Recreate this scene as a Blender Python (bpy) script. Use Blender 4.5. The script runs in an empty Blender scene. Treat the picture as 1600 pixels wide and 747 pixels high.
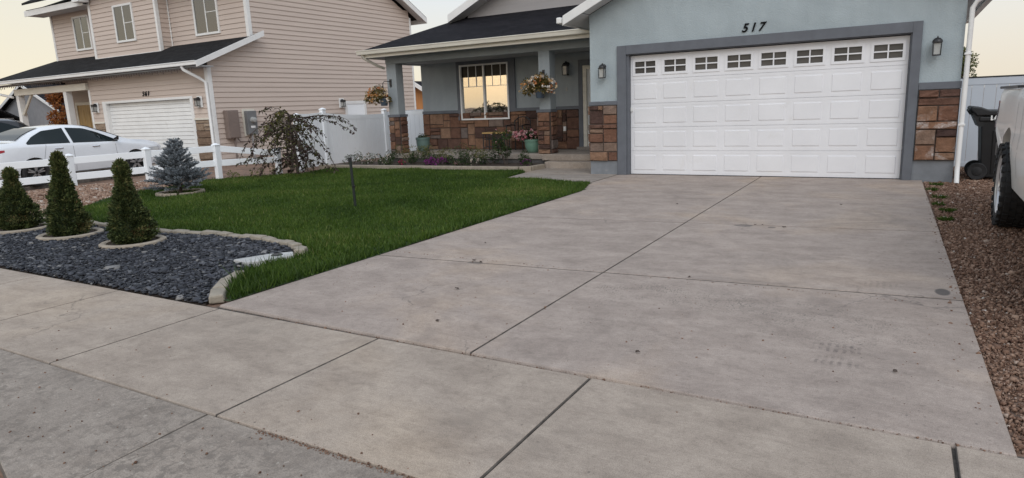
import bpy, bmesh, math, random
import numpy as np
from mathutils import Vector, Matrix
SC = bpy.context.scene
COL = SC.collection
R = math.radians
rnd = random.Random(7)
nrs = np.random.RandomState(11)

# ------------------------------------------------------------------ materials
def _nt(name):
    m = bpy.data.materials.new(name); m.use_nodes = True
    nt = m.node_tree; nt.nodes.clear()
    out = nt.nodes.new('ShaderNodeOutputMaterial')
    b = nt.nodes.new('ShaderNodeBsdfPrincipled')
    nt.links.new(b.outputs[0], out.inputs[0])
    return m, nt, b
def N(nt, typ, **kw):
    n = nt.nodes.new(typ)
    for k, v in kw.items():
        if k in n.inputs: n.inputs[k].default_value = v
        else: setattr(n, k, v)
    return n
def ramp(nt, fac, stops):
    r = nt.nodes.new('ShaderNodeValToRGB')
    el = r.color_ramp.elements
    while len(el) < len(stops): el.new(0.5)
    for e, (p, c) in zip(el, stops):
        e.position = p; e.color = (c[0], c[1], c[2], 1) if not isinstance(c, float) else (c, c, c, 1)
    nt.links.new(fac, r.inputs[0]); return r.outputs[0]
def mixc(nt, fac, a, b, mode='MIX'):
    m = nt.nodes.new('ShaderNodeMix'); m.data_type = 'RGBA'; m.blend_type = mode
    for s, v in ((0, fac), (6, a), (7, b)):
        if hasattr(v, 'type') or hasattr(v, 'is_linked'): nt.links.new(v, m.inputs[s])
        elif s == 0: m.inputs[0].default_value = v
        else: m.inputs[s].default_value = (*v[:3], 1)
    return m.outputs[2]
def math_(nt, op, a, b=0.0, c=None, clamp=False):
    m = nt.nodes.new('ShaderNodeMath'); m.operation = op; m.use_clamp = clamp
    for i, v in enumerate((a, b, c)):
        if v is None: continue
        if hasattr(v, 'is_linked'): nt.links.new(v, m.inputs[i])
        else: m.inputs[i].default_value = v
    return m.outputs[0]
def noise(nt, co, scale, detail=4, rough=.55, dist=0):
    n = N(nt, 'ShaderNodeTexNoise'); n.inputs['Scale'].default_value = scale
    n.inputs['Detail'].default_value = detail; n.inputs['Roughness'].default_value = rough
    n.inputs['Distortion'].default_value = dist
    nt.links.new(co, n.inputs['Vector']); return n.outputs['Fac']
def coords(nt, scale=(1, 1, 1), loc=(0, 0, 0)):
    tc = nt.nodes.new('ShaderNodeTexCoord'); mp = nt.nodes.new('ShaderNodeMapping')
    mp.inputs['Scale'].default_value = scale; mp.inputs['Location'].default_value = loc
    nt.links.new(tc.outputs['Object'], mp.inputs[0]); return mp.outputs[0]
def bump(nt, b, h, strength=.3, dist=.01):
    bn = N(nt, 'ShaderNodeBump'); bn.inputs['Strength'].default_value = strength; bn.inputs['Distance'].default_value = dist
    nt.links.new(h, bn.inputs['Height']); nt.links.new(bn.outputs[0], b.inputs['Normal'])
def mk(name, c, rough=.6, var=.12, vscale=2.5, bmp=0., bscale=120, metal=0, spec=.5, stretch=(1, 1, 1), dirt=None):
    m, nt, b = _nt(name); co = coords(nt, stretch)
    f = noise(nt, co, vscale, 6, .6)
    lo = [x*(1-var) for x in c]; hi = [min(1, x*(1+var)) for x in c]
    cc = ramp(nt, f, [(.3, lo), (.7, hi)])
    if dirt:
        f2 = noise(nt, co, dirt[1], 5, .65, .4)
        k = ramp(nt, f2, [(dirt[2], 0.), (dirt[3], 1.)]); cc = mixc(nt, k, cc, dirt[0])
    nt.links.new(cc, b.inputs['Base Color'])
    b.inputs['Roughness'].default_value = rough; b.inputs['Metallic'].default_value = metal
    b.inputs['Specular IOR Level'].default_value = spec
    if bmp: bump(nt, b, noise(nt, co, bscale, 3, .6), bmp, .01)
    return m
def mk_tint(name, stops, rough=.7, spec=.3, nscale=30, nvar=.35, bmp=.0, bscale=60, trans=0.0):
    """colour picked per face by the 'tint' attribute (each leaf / stone has its own), broken by noise"""
    m, nt, b = _nt(name); co = coords(nt)
    at = nt.nodes.new('ShaderNodeAttribute'); at.attribute_name = 'tint'
    cc = ramp(nt, at.outputs['Fac'], stops)
    f = noise(nt, co, nscale, 5, .65)
    k = ramp(nt, f, [(.25, 1-nvar), (.75, 1.)])
    cc = mixc(nt, 1.0, cc, k, 'MULTIPLY')
    nt.links.new(cc, b.inputs['Base Color'])
    b.inputs['Roughness'].default_value = rough; b.inputs['Specular IOR Level'].default_value = spec
    if bmp: bump(nt, b, noise(nt, co, bscale, 4, .6), bmp, .02)
    if trans:
        tr = nt.nodes.new('ShaderNodeBsdfTranslucent'); mx = nt.nodes.new('ShaderNodeMixShader')
        mx.inputs[0].default_value = trans; nt.links.new(cc, tr.inputs[0])
        nt.links.new(b.outputs[0], mx.inputs[1]); nt.links.new(tr.outputs[0], mx.inputs[2])
        out = [n for n in nt.nodes if n.type == 'OUTPUT_MATERIAL'][0]
        nt.links.new(mx.outputs[0], out.inputs[0])
    return m

# ------------------------------------------------------------------ mesh collecting
class MB:
    def __init__(s): s.v = []; s.f = []; s.m = []; s.t = []
    def face(s, pts, mi=0, t=.5):
        b = len(s.v); s.v += [tuple(p) for p in pts]; s.f.append(tuple(range(b, b+len(pts)))); s.m.append(mi); s.t.append(t); return s
    def hexa(s, P, mi=0, t=.5):
        """8 corners: 0-3 bottom ccw, 4-7 top"""
        b = len(s.v); s.v += [tuple(p) for p in P]
        for q in ((3, 2, 1, 0), (4, 5, 6, 7), (0, 1, 5, 4), (1, 2, 6, 5), (2, 3, 7, 6), (3, 0, 4, 7)):
            s.f.append(tuple(b+i for i in q)); s.m.append(mi); s.t.append(t)
        return s
    def box(s, x0, x1, y0, y1, z0, z1, mi=0, t=.5):
        return s.hexa([(x0, y0, z0), (x1, y0, z0), (x1, y1, z0), (x0, y1, z0), (x0, y0, z1), (x1, y0, z1), (x1, y1, z1), (x0, y1, z1)], mi, t)
    def prism(s, poly, d, mi=0, t=.5):
        """polygon (3D points, ccw seen from the front) extruded by vector d"""
        n = len(poly); b = len(s.v); d = Vector(d)
        s.v += [tuple(p) for p in poly] + [tuple(Vector(p)+d) for p in poly]
        s.f.append(tuple(range(b, b+n))); s.f.append(tuple(range(b+2*n-1, b+n-1, -1)))
        for i in range(n):
            j = (i+1) % n; s.f.append((b+j, b+i, b+n+i, b+n+j))
        s.m += [mi]*(n+2); s.t += [t]*(n+2); return s
    def tube(s, pts, r, n=8, mi=0, t=.5, cap=True):
        pts = [Vector(p) for p in pts]; rr = r if isinstance(r, (list, tuple)) else [r]*len(pts)
        rings = []; up = None
        for i, p in enumerate(pts):
            d = (pts[min(i+1, len(pts)-1)]-pts[max(i-1, 0)]).normalized()
            if up is None:
                up = Vector((0, 0, 1)) if abs(d.z) < .9 else Vector((1, 0, 0))
            a = d.cross(up).normalized(); c = a.cross(d).normalized(); up = c
            b = len(s.v)
            for k in range(n):
                th = 2*math.pi*k/n; s.v.append(tuple(p+(a*math.cos(th)+c*math.sin(th))*rr[i]))
            rings.append(b)
        for i in range(len(rings)-1):
            for k in range(n):
                k2 = (k+1) % n
                s.f.append((rings[i]+k2, rings[i]+k, rings[i+1]+k, rings[i+1]+k2)); s.m.append(mi); s.t.append(t)
        if cap:
            s.f.append(tuple(rings[0]+k for k in range(n))); s.f.append(tuple(rings[-1]+k for k in reversed(range(n)))); s.m += [mi]*2; s.t += [t]*2
        return s
    def lathe(s, prof, c=(0, 0, 0), n=24, axis='z', mi=0, t=.5):
        b = len(s.v); m = len(prof)
        for k in range(n):
            th = 2*math.pi*k/n; cs, sn = math.cos(th), math.sin(th)
            for (r, h) in prof:
                if axis == 'z': s.v.append((c[0]+r*cs, c[1]+r*sn, c[2]+h))
                elif axis == 'x': s.v.append((c[0]+h, c[1]+r*cs, c[2]+r*sn))
                else: s.v.append((c[0]+r*sn, c[1]+h, c[2]+r*cs))
        for k in range(n):
            k2 = (k+1) % n
            for i in range(m-1):
                s.f.append((b+k*m+i, b+k2*m+i, b+k2*m+i+1, b+k*m+i+1)); s.m.append(mi); s.t.append(t)
        return s
    def split(s, name, mats, parent=None, **kw):
        """one object per connected piece"""
        par = list(range(len(s.v)))
        def find(a):
            while par[a] != a: par[a] = par[par[a]]; a = par[a]
            return a
        for f in s.f:
            for a in f[1:]: par[find(a)] = find(f[0])
        groups = {}
        for i, f in enumerate(s.f): groups.setdefault(find(f[0]), []).append(i)
        out = []
        for ids in groups.values():
            mp = {}; q = MB()
            for i in ids:
                for a in s.f[i]:
                    if a not in mp: mp[a] = len(q.v); q.v.append(s.v[a])
                q.f.append(tuple(mp[a] for a in s.f[i])); q.m.append(s.m[i]); q.t.append(s.t[i])
            out.append(q.build(name, mats, parent, **kw))
        return out
    def build(s, name, mats, parent=None, loc=(0, 0, 0), smooth=False, bevel=0, bseg=2, sharp=40):
        o0 = Vector(loc)
        if parent is not None:
            o0 = Vector((0, 0, 0)); q = parent
            while q is not None: o0 += q.location; q = q.parent
        me = bpy.data.meshes.new(name)
        me.from_pydata([tuple(Vector(p)-o0) for p in s.v], [], s.f)
        for m in (mats if isinstance(mats, (list, tuple)) else [mats]): me.materials.append(m)
        me.polygons.foreach_set('material_index', s.m)
        a = me.attributes.new('tint', 'FLOAT', 'FACE'); a.data.foreach_set('value', s.t)
        o = bpy.data.objects.new(name, me); COL.objects.link(o)
        if parent is not None: o.parent = parent
        else: o.location = loc
        if smooth:
            me.polygons.foreach_set('use_smooth', [True]*len(me.polygons)); me.set_sharp_from_angle(angle=R(sharp))
        if bevel:
            b = o.modifiers.new('bevel', 'BEVEL'); b.width = bevel; b.segments = bseg; b.limit_method = 'ANGLE'; b.angle_limit = R(40)
        return o
def np_mesh(name, V, F, tint, mat, parent=None, loc=(0, 0, 0), smooth=False):
    """V (n,3); F (m,k) with k fixed"""
    o0 = np.array(loc, float)
    if parent is not None:
        o0 = np.zeros(3); q = parent
        while q is not None: o0 = o0+np.array(q.location); q = q.parent
    V = np.asarray(V, np.float32)-o0.astype(np.float32); F = np.asarray(F, np.int32)
    me = bpy.data.meshes.new(name)
    me.vertices.add(len(V)); me.vertices.foreach_set('co', V.ravel())
    k = F.shape[1]; me.loops.add(F.size); me.loops.foreach_set('vertex_index', F.ravel())
    me.polygons.add(len(F)); me.polygons.foreach_set('loop_start', np.arange(0, F.size, k, dtype=np.int32))
    me.update(calc_edges=True)
    for m in (mat if isinstance(mat, (list, tuple)) else [mat]): me.materials.append(m)
    a = me.attributes.new('tint', 'FLOAT', 'FACE'); a.data.foreach_set('value', np.asarray(tint, np.float32))
    if smooth: me.polygons.foreach_set('use_smooth', np.ones(len(F), bool))
    o = bpy.data.objects.new(name, me); COL.objects.link(o)
    if parent is not None: o.parent = parent
    else: o.location = loc
    return o
def tag(o, label=None, cat=None, group=None, kind=None):
    if label: o['label'] = label
    if cat: o['category'] = cat
    if group: o['group'] = group
    if kind: o['kind'] = kind
    return o
def thing(name, label, cat, loc, group=None):
    o = bpy.data.objects.new(name, None); COL.objects.link(o); o.location = loc; o.empty_display_size = .1
    return tag(o, label, cat, group)
def text(name, body, size, loc, m, parent, extrude=.009, shear=.28, offset=.004, space=.9):
    c = bpy.data.curves.new(name, 'FONT'); c.body = body; c.size = size; c.extrude = extrude; c.shear = shear; c.offset = offset; c.space_character = space
    t = bpy.data.objects.new(name, c); COL.objects.link(t); bpy.context.view_layer.update()
    me = bpy.data.meshes.new_from_object(t.evaluated_get(bpy.context.evaluated_depsgraph_get())); bpy.data.objects.remove(t); bpy.data.curves.remove(c)
    me.name = name; me.materials.clear(); me.materials.append(m); o = bpy.data.objects.new(name, me); COL.objects.link(o); o.parent = parent
    o.location = Vector(loc)-parent.location; o.rotation_euler = (R(90), 0, 0); return o
def struct(o): o['kind'] = 'structure'; return o

def unit(a): return a/np.maximum(np.linalg.norm(a, axis=1, keepdims=True), 1e-9)
def leaves(name, P, D, L, W, mat, parent=None, loc=(0, 0, 0), tint=None, fold=.25, droop=0.):
    """one bent diamond per leaf: P base points, D directions, L lengths, W widths"""
    n = len(P); D = unit(np.asarray(D, float)); L = np.broadcast_to(L, n)[:, None]; W = np.broadcast_to(W, n)[:, None]
    S = unit(np.cross(D, nrs.normal(size=(n, 3)))); U = np.cross(S, D)
    a = P; tip = P+D*L; tip[:, 2] -= (droop*L[:, 0])
    mid = P+D*L*.5
    b = mid+S*W*.5+U*W*fold; c = mid-S*W*.5+U*W*fold
    V = np.stack([a, b, tip, c], 1).reshape(-1, 3)
    F = np.arange(n*4).reshape(n, 4)
    if tint is None: tint = nrs.rand(n)
    return np_mesh(name, V, F, tint, mat, parent, loc)
def in_poly(x, y, poly):
    ins = np.zeros(len(x), bool); n = len(poly)
    for i in range(n):
        x0, y0 = poly[i]; x1, y1 = poly[(i+1) % n]
        c = ((y0 > y) != (y1 > y)) & (x < (x1-x0)*(y-y0)/((y1-y0) if y1 != y0 else 1e-9)+x0)
        ins ^= c
    return ins
def pts_in(poly, n):
    xs = [p[0] for p in poly]; ys = [p[1] for p in poly]
    X = np.zeros(0); Y = np.zeros(0)
    while len(X) < n:
        x = nrs.uniform(min(xs), max(xs), n*2); y = nrs.uniform(min(ys), max(ys), n*2)
        k = in_poly(x, y, poly); X = np.concatenate([X, x[k]]); Y = np.concatenate([Y, y[k]])
    return X[:n], Y[:n]
def pebbles(name, X, Y, Z, size, flat, mat, tint=None, loc=(0, 0, 0)):
    """one squashed, crooked 8-corner stone per point"""
    n = len(X); base = np.array([(-1, -1, -1), (1, -1, -1), (1, 1, -1), (-1, 1, -1), (-1, -1, 1), (1, -1, 1), (1, 1, 1), (-1, 1, 1)], float)
    B = base[None]*(1+nrs.uniform(-.45, .25, (n, 8, 3)))
    B[:, 4:, :2] *= nrs.uniform(.45, .9, (n, 1, 1))
    B[:, :, 0] *= size[:, None]*nrs.uniform(.6, 1.2, (n, 1)); B[:, :, 1] *= size[:, None]*nrs.uniform(.5, 1., (n, 1)); B[:, :, 2] *= (size*flat)[:, None]
    # tilt then spin
    tx = nrs.normal(0, .35, n); c, s_ = np.cos(tx)[:, None], np.sin(tx)[:, None]
    y = B[:, :, 1]*c-B[:, :, 2]*s_; z = B[:, :, 1]*s_+B[:, :, 2]*c; B[:, :, 1] = y; B[:, :, 2] = z
    a = nrs.uniform(0, 6.28, n); c, s_ = np.cos(a)[:, None], np.sin(a)[:, None]
    x = B[:, :, 0]*c-B[:, :, 1]*s_; y = B[:, :, 0]*s_+B[:, :, 1]*c; B[:, :, 0] = x; B[:, :, 1] = y
    B += np.stack([X, Y, Z], 1)[:, None, :]
    q = np.array([(3, 2, 1, 0), (4, 5, 6, 7), (0, 1, 5, 4), (1, 2, 6, 5), (2, 3, 7, 6), (3, 0, 4, 7)])
    F = (np.arange(n)[:, None, None]*8+q[None]).reshape(-1, 4)
    t = nrs.rand(n) if tint is None else tint
    return np_mesh(name, B.reshape(-1, 3), F, np.repeat(t, 6), mat, None, loc)
# ------------------------------------------------------------------ material library
def concrete(name, c, warm, seed, marks=False, flake=0.0):
    m, nt, b = _nt(name); co = coords(nt, loc=(seed, seed*.7, 0)); cw = coords(nt)
    big = noise(nt, co, .55, 5, .6, .6); mid = noise(nt, co, 3.2, 6, .65, .3); fine = noise(nt, co, 60, 4, .7)
    cc = ramp(nt, big, [(.3, [x*.88 for x in c]), (.52, c), (.72, warm)])
    cc = mixc(nt, .75, cc, ramp(nt, mid, [(.25, (.76, .745, .74)), (.62, (1.05, 1.05, 1.05))]), 'MULTIPLY')
    # broom streaks across the slab
    cs = coords(nt, (2.0, 45, 1)); st = noise(nt, cs, 2.2, 3, .6)
    cc = mixc(nt, .32, cc, ramp(nt, st, [(.3, (.74, .73, .72)), (.7, (1.06, 1.06, 1.06))]), 'MULTIPLY')
    wash = noise(nt, coords(nt, (.8, 1.7, 1), (seed, 0, 0)), 1.9, 8, .72, .5)
    cc = mixc(nt, .6, cc, ramp(nt, wash, [(.34, (.70, .685, .68)), (.55, (1.04, 1.04, 1.04))]), 'MULTIPLY')
    agg = noise(nt, co, 190, 2, .6); cc = mixc(nt, .55, cc, ramp(nt, agg, [(.36, (.55, .54, .53)), (.5, (1, 1, 1)), (.66, (1.18, 1.17, 1.15))]), 'MULTIPLY')
    # a few hairline cracks
    cv = N(nt, 'ShaderNodeTexVoronoi'); cv.feature = 'DISTANCE_TO_EDGE'; cv.inputs['Scale'].default_value = .42
    wob = nt.nodes.new('ShaderNodeVectorMath'); wob.operation = 'ADD'; nz = N(nt, 'ShaderNodeTexNoise'); nz.inputs['Scale'].default_value = 2.6; nz.inputs['Detail'].default_value = 6; nt.links.new(co, nz.inputs['Vector'])
    wsc = nt.nodes.new('ShaderNodeVectorMath'); wsc.operation = 'SCALE'; wsc.inputs['Scale'].default_value = .5; nt.links.new(nz.outputs['Color'], wsc.inputs[0])
    nt.links.new(co, wob.inputs[0]); nt.links.new(wsc.outputs[0], wob.inputs[1]); nt.links.new(wob.outputs[0], cv.inputs['Vector'])
    ck = math_(nt, 'MULTIPLY', ramp(nt, cv.outputs['Distance'], [(.0, 1.), (.0022, 0.)]), ramp(nt, noise(nt, co, .5, 2), [(.55, 0.), (.62, .55)]))
    cc = mixc(nt, ck, cc, (.09, .08, .075))
    # small dark pits and grains
    vo = N(nt, 'ShaderNodeTexVoronoi'); vo.inputs['Scale'].default_value = 16; nt.links.new(co, vo.inputs['Vector'])
    pm = noise(nt, co, 1.3, 4, .6)
    pit = math_(nt, 'MULTIPLY', ramp(nt, vo.outputs['Distance'], [(.05, 1.), (.13, 0.)]), ramp(nt, pm, [(.5, 0.), (.63, 1.)]))
    cc = mixc(nt, math_(nt, 'MULTIPLY', pit, .75), cc, (.085, .075, .07))
    cc = mixc(nt, .35, cc, ramp(nt, fine, [(.3, (.62, .62, .62)), (.7, (1.12, 1.12, 1.12))]), 'MULTIPLY')
    g3 = noise(nt, co, 17, 6, .75, .4); cc = mixc(nt, .5, cc, ramp(nt, g3, [(.32, (.66, .65, .64)), (.5, (1, 1, 1)), (.7, (1.12, 1.11, 1.10))]), 'MULTIPLY')
    # darker soaked stains
    sn = noise(nt, co, .9, 6, .7, 1.2)
    cc = mixc(nt, ramp(nt, sn, [(.56, 0.), (.72, .5)]), cc, [x*.5 for x in c])
    h = math_(nt, 'ADD', math_(nt, 'MULTIPLY', fine, .6), math_(nt, 'MULTIPLY', pit, -1.0))
    if flake:
        fk = noise(nt, co, 16, 6, .75, .5); fm = noise(nt, co, 1.1, 4, .6)
        k = math_(nt, 'MULTIPLY', ramp(nt, fk, [(.50, 0.), (.60, 1.)]), ramp(nt, fm, [(.34, 0.), (.52, 1.)]))
        cc = mixc(nt, math_(nt, 'MULTIPLY', k, flake), cc, (.185, .16, .138)); lk = ramp(nt, noise(nt, coords(nt, loc=(5, 9, 0)), 21, 6, .75), [(.60, 0.), (.70, .6)]); cc = mixc(nt, lk, cc, (.52, .47, .41)); h = math_(nt, 'ADD', h, math_(nt, 'MULTIPLY', k, -.9))
    if marks:
        sp = N(nt, 'ShaderNodeSeparateXYZ'); nt.links.new(cw, sp.inputs[0]); x, y = sp.outputs[0], sp.outputs[1]
        def blob(cx, cy, rx, ry, soft=.5):
            a = math_(nt, 'POWER', math_(nt, 'MULTIPLY', math_(nt, 'SUBTRACT', x, cx), 1/rx), 2.0)
            d = math_(nt, 'POWER', math_(nt, 'MULTIPLY', math_(nt, 'SUBTRACT', y, cy), 1/ry), 2.0)
            return ramp(nt, math_(nt, 'ADD', a, d), [(1-soft, 1.), (1., 0.)])
        # tyre prints: rows of short dark bars where a car stood
        wobx = math_(nt, 'MULTIPLY_ADD', noise(nt, cw, 9, 3), .05, x)
        w1 = ramp(nt, math_(nt, 'MULTIPLY_ADD', math_(nt, 'SINE', math_(nt, 'MULTIPLY', wobx, 150.)), .5, .5), [(.3, .12), (.75, 1.)])
        w2 = math_(nt, 'MULTIPLY', ramp(nt, math_(nt, 'MULTIPLY_ADD', math_(nt, 'SINE', math_(nt, 'MULTIPLY', y, 61.)), .5, .5), [(.2, .35), (.7, 1.)]), ramp(nt, noise(nt, cw, 26, 4, .7), [(.35, .25), (.6, 1.)]))
        tread = math_(nt, 'MULTIPLY', w1, w2)
        for cx, cy, rx, ry, kk in ((4.60, -8.78, .16, .10, .55), (4.61, -9.02, .15, .10, .45), (4.77, -7.18, .16, .12, .3), (2.98, -8.42, .2, .14, .15)):
            k = math_(nt, 'MULTIPLY', math_(nt, 'MULTIPLY', blob(cx, cy, rx, ry), tread), kk)
            cc = mixc(nt, k, cc, (.055, .045, .045))
        # crumbled, pebbly patch in the middle of the right-hand slab
        grain = N(nt, 'ShaderNodeTexVoronoi'); grain.inputs['Scale'].default_value = 62; nt.links.new(cw, grain.inputs['Vector'])
        gk = ramp(nt, grain.outputs['Distance'], [(.22, 1.), (.42, 0.)])
        brk = ramp(nt, noise(nt, cw, 5, 5, .7), [(.42, 0.), (.60, 1.)])
        for cx, cy, rx, ry, kk in ((3.85, -8.10, 1.25, .34, .95), (3.05, -7.97, .5, .32, .75), (4.6, -8.45, .8, .4, .6), (3.2, -9.0, .7, .4, .35)):
            k = math_(nt, 'MULTIPLY', math_(nt, 'MULTIPLY', math_(nt, 'MULTIPLY', blob(cx, cy, rx, ry, .8), gk), brk), kk)
            cc = mixc(nt, k, cc, (.12, .11, .095)); h = math_(nt, 'ADD', h, math_(nt, 'MULTIPLY', k, -.7))
        # oil drip by the far joint, chipped corner patch at the right edge
        for cx, cy, rx, ry, kk in ((5.19, -7.24, .055, .11, .75), (3.3, -4.97, .12, .09, .5), (3.62, -5.0, .05, .05, .55), (1.3, -7.72, .10, .05, .5)):
            k = math_(nt, 'MULTIPLY', blob(cx, cy, rx, ry, .4), kk); cc = mixc(nt, k, cc, (.05, .05, .052))
    nt.links.new(cc, b.inputs['Base Color']); b.inputs['Roughness'].default_value = .85; b.inputs['Specular IOR Level'].default_value = .25
    bump(nt, b, h, .35, .012)
    return m
def shingle(name, c, lo, rx=0.0):
    m, nt, b = _nt(name); co = coords(nt)
    br = N(nt, 'ShaderNodeTexBrick'); br.inputs['Scale'].default_value = 1; br.inputs['Mortar Size'].default_value = .006
    br.inputs['Brick Width'].default_value = .30; br.inputs['Row Height'].default_value = .14; br.inputs['Bias'].default_value = 0
    br.inputs['Color1'].default_value = (*c, 1); br.inputs['Color2'].default_value = (*lo, 1); br.inputs['Mortar'].default_value = (.008, .008, .009, 1)
    nt.links.new(co, br.inputs['Vector'])
    f = noise(nt, co, 160, 4, .7); f2 = noise(nt, co, 7, 4, .6)
    cc = mixc(nt, .7, br.outputs['Color'], ramp(nt, f, [(.3, (.45, .45, .45)), (.75, (1.35, 1.35, 1.35))]), 'MULTIPLY')
    cc = mixc(nt, .5, cc, ramp(nt, f2, [(.3, (.6, .6, .6)), (.7, (1.2, 1.2, 1.2))]), 'MULTIPLY')
    nt.links.new(cc, b.inputs['Base Color']); b.inputs['Roughness'].default_value = .95; b.inputs['Specular IOR Level'].default_value = .15
    bump(nt, b, math_(nt, 'ADD', f, math_(nt, 'MULTIPLY', br.outputs['Fac'], -2.)), .5, .01)
    return m
def stucco(name, c):
    m, nt, b = _nt(name); co = coords(nt)
    a = noise(nt, co, .9, 6, .65, .5); f = noise(nt, co, 45, 5, .7); g = noise(nt, coords(nt, (3, 3, .35)), 1.6, 4, .6)
    cc = ramp(nt, a, [(.3, [x*.86 for x in c]), (.7, [min(1, x*1.08) for x in c])])
    cc = mixc(nt, .35, cc, ramp(nt, g, [(.3, (.78, .80, .82)), (.65, (1, 1, 1))]), 'MULTIPLY')
    cc = mixc(nt, .3, cc, ramp(nt, f, [(.3, (.75, .75, .75)), (.7, (1.05, 1.05, 1.05))]), 'MULTIPLY')
    nt.links.new(cc, b.inputs['Base Color']); b.inputs['Roughness'].default_value = .9; b.inputs['Specular IOR Level'].default_value = .2
    bump(nt, b, f, .55, .02); return m
def window_glass(name, rough=.02, tintc=(.75, .8, .8), refl=.5):
    m = bpy.data.materials.new(name); m.use_nodes = True; nt = m.node_tree; nt.nodes.clear()
    out = nt.nodes.new('ShaderNodeOutputMaterial'); g = nt.nodes.new('ShaderNodeBsdfGlossy'); t = nt.nodes.new('ShaderNodeBsdfTransparent')
    g.inputs['Roughness'].default_value = rough; t.inputs[0].default_value = (*tintc, 1); g.inputs[0].default_value = (.95, .95, .95, 1)
    co = coords(nt); bn = N(nt, 'ShaderNodeBump'); bn.inputs['Strength'].default_value = .02; bn.inputs['Distance'].default_value = .02
    nt.links.new(noise(nt, co, 2.2, 2), bn.inputs['Height']); nt.links.new(bn.outputs[0], g.inputs['Normal'])
    mx = nt.nodes.new('ShaderNodeMixShader'); fr = nt.nodes.new('ShaderNodeFresnel'); fr.inputs[0].default_value = 1.5
    k = math_(nt, 'MULTIPLY_ADD', fr.outputs[0], 1.0, refl, True)
    nt.links.new(k, mx.inputs[0]); nt.links.new(t.outputs[0], mx.inputs[1]); nt.links.new(g.outputs[0], mx.inputs[2]); nt.links.new(mx.outputs[0], out.inputs[0])
    return m
def paint(name, c, rough=.3, coat=.6, dirt=0.0):
    m, nt, b = _nt(name); co = coords(nt); f = noise(nt, co, 2.0, 6, .7)
    cc = ramp(nt, f, [(.3, [x*.93 for x in c]), (.7, c)])
    if dirt:
        d = noise(nt, co, 4.5, 7, .75, .7); cc = mixc(nt, ramp(nt, d, [(.45, 0.), (.75, dirt)]), cc, (.33, .27, .21))
    nt.links.new(cc, b.inputs['Base Color'])
    b.inputs['Roughness'].default_value = rough; b.inputs['Coat Weight'].default_value = coat; b.inputs['Coat Roughness'].default_value = .06
    return m
M = {}
M['groove'] = mk('dirty_joint', (.125, .11, .096), .95, .5, 9, .4, 90)
M['drive'] = concrete('driveway_concrete', (.415, .348, .305), (.47, .375, .30), 0., marks=True)
M['walk'] = concrete('sidewalk_concrete', (.425, .358, .30), (.455, .372, .295), 13.)
M['apron'] = concrete('apron_concrete', (.34, .295, .255), (.40, .335, .28), 31., flake=.85)
M['step'] = concrete('porch_concrete', (.36, .32, .285), (.40, .33, .27), 47.)
M['foundation'] = mk('foundation_paint', (.20, .215, .235), .85, .18, 3, .4, 60, dirt=((.30, .29, .28), 6, .6, .8))
M['skirt'] = mk('dark_foundation', (.085, .08, .078), .9, .3, 4, .4, 60)  # one even dark tone for the skirt below the deck edge
M['asphalt'] = mk('asphalt', (.05, .05, .052), .95, .4, 90, .6, 220)
M['dirt'] = mk('bare_dirt', (.215, .135, .095), .95, .45, 1.6, .8, 60, dirt=((.08, .06, .048), 14, .5, .7))
M['soil'] = mk('bed_soil', (.06, .042, .032), .95, .4, 8, .8, 60)
M['lawnsoil'] = mk('lawn_floor', (.028, .05, .014), .95, .5, 5, .8, 60)
M['joint'] = mk('joint_filler', (.085, .074, .064), .95, .5, 30, .8, 90)
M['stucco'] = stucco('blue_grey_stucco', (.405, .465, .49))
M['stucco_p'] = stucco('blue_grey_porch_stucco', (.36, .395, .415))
M['trim'] = mk('charcoal_trim', (.125, .135, .155), .75, .12, 4, .25, 90)
M['white'] = mk('white_trim_paint', (.78, .78, .77), .45, .06, 2, .0, 60, dirt=((.58, .56, .52), 3, .62, .85))
M['cream'] = mk('cream_gutter_paint', (.70, .665, .58), .45, .10, 2, .0, 60, stretch=(1, 3, 6))
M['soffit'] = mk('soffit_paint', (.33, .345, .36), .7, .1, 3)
M['soffit_w'] = mk('white_soffit', (.62, .62, .63), .7, .1, 3)
M['gdoor'] = mk('garage_door_steel', (.77, .775, .80), .42, .05, 1.2, .03, 30, dirt=((.66, .65, .63), 1.6, .62, .9))
M['gwin'] = mk('garage_window_dark', (.082, .078, .074), .12, .2, 2, spec=.35)
M['stone'] = mk_tint('red_brown_stone', [(0, (.085, .050, .043)), (.25, (.15, .085, .066)), (.5, (.225, .115, .076)), (.7, (.29, .16, .10)), (.85, (.34, .21, .14)), (1, (.20, .165, .15))], .85, .25, 9, .5, .8, 34)
def chalky(name, src):
    m = src.copy(); m.name = name; nt = m.node_tree; b = [n for n in nt.nodes if n.type == 'BSDF_PRINCIPLED'][0]
    l = b.inputs['Base Color'].links[0].from_socket; co = coords(nt)
    k = math_(nt, 'MULTIPLY', ramp(nt, noise(nt, co, 3.4, 3, .5, .6), [(.50, 0.), (.60, 1.)]), ramp(nt, noise(nt, co, 22, 5, .75), [(.40, .1), (.58, .85)]))
    sp = nt.nodes.new('ShaderNodeSeparateXYZ'); nt.links.new(co, sp.inputs[0]); low = ramp(nt, math_(nt, 'MULTIPLY', sp.outputs[2], .5), [(.50, 1.), (.62, 0.)])
    nt.links.new(mixc(nt, math_(nt, 'MULTIPLY', k, low), l, (.50, .46, .44)), b.inputs['Base Color']); return m
M['stone_chalk'] = chalky('chalky_stone', M['stone'])
M['stone2'] = mk_tint('tan_stone', [(0, (.25, .17, .12)), (.5, (.38, .28, .2)), (1, (.46, .36, .27))], .85, .25, 9, .45, .8, 34)
M['mortar'] = mk('dark_mortar', (.075, .058, .05), .95, .3, 20, .5, 90)
M['roof'] = shingle('dark_shingles', (.022, .021, .026), (.013, .013, .017))
M['roof2'] = shingle('black_shingles', (.030, .030, .032), (.015, .015, .016))
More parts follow.
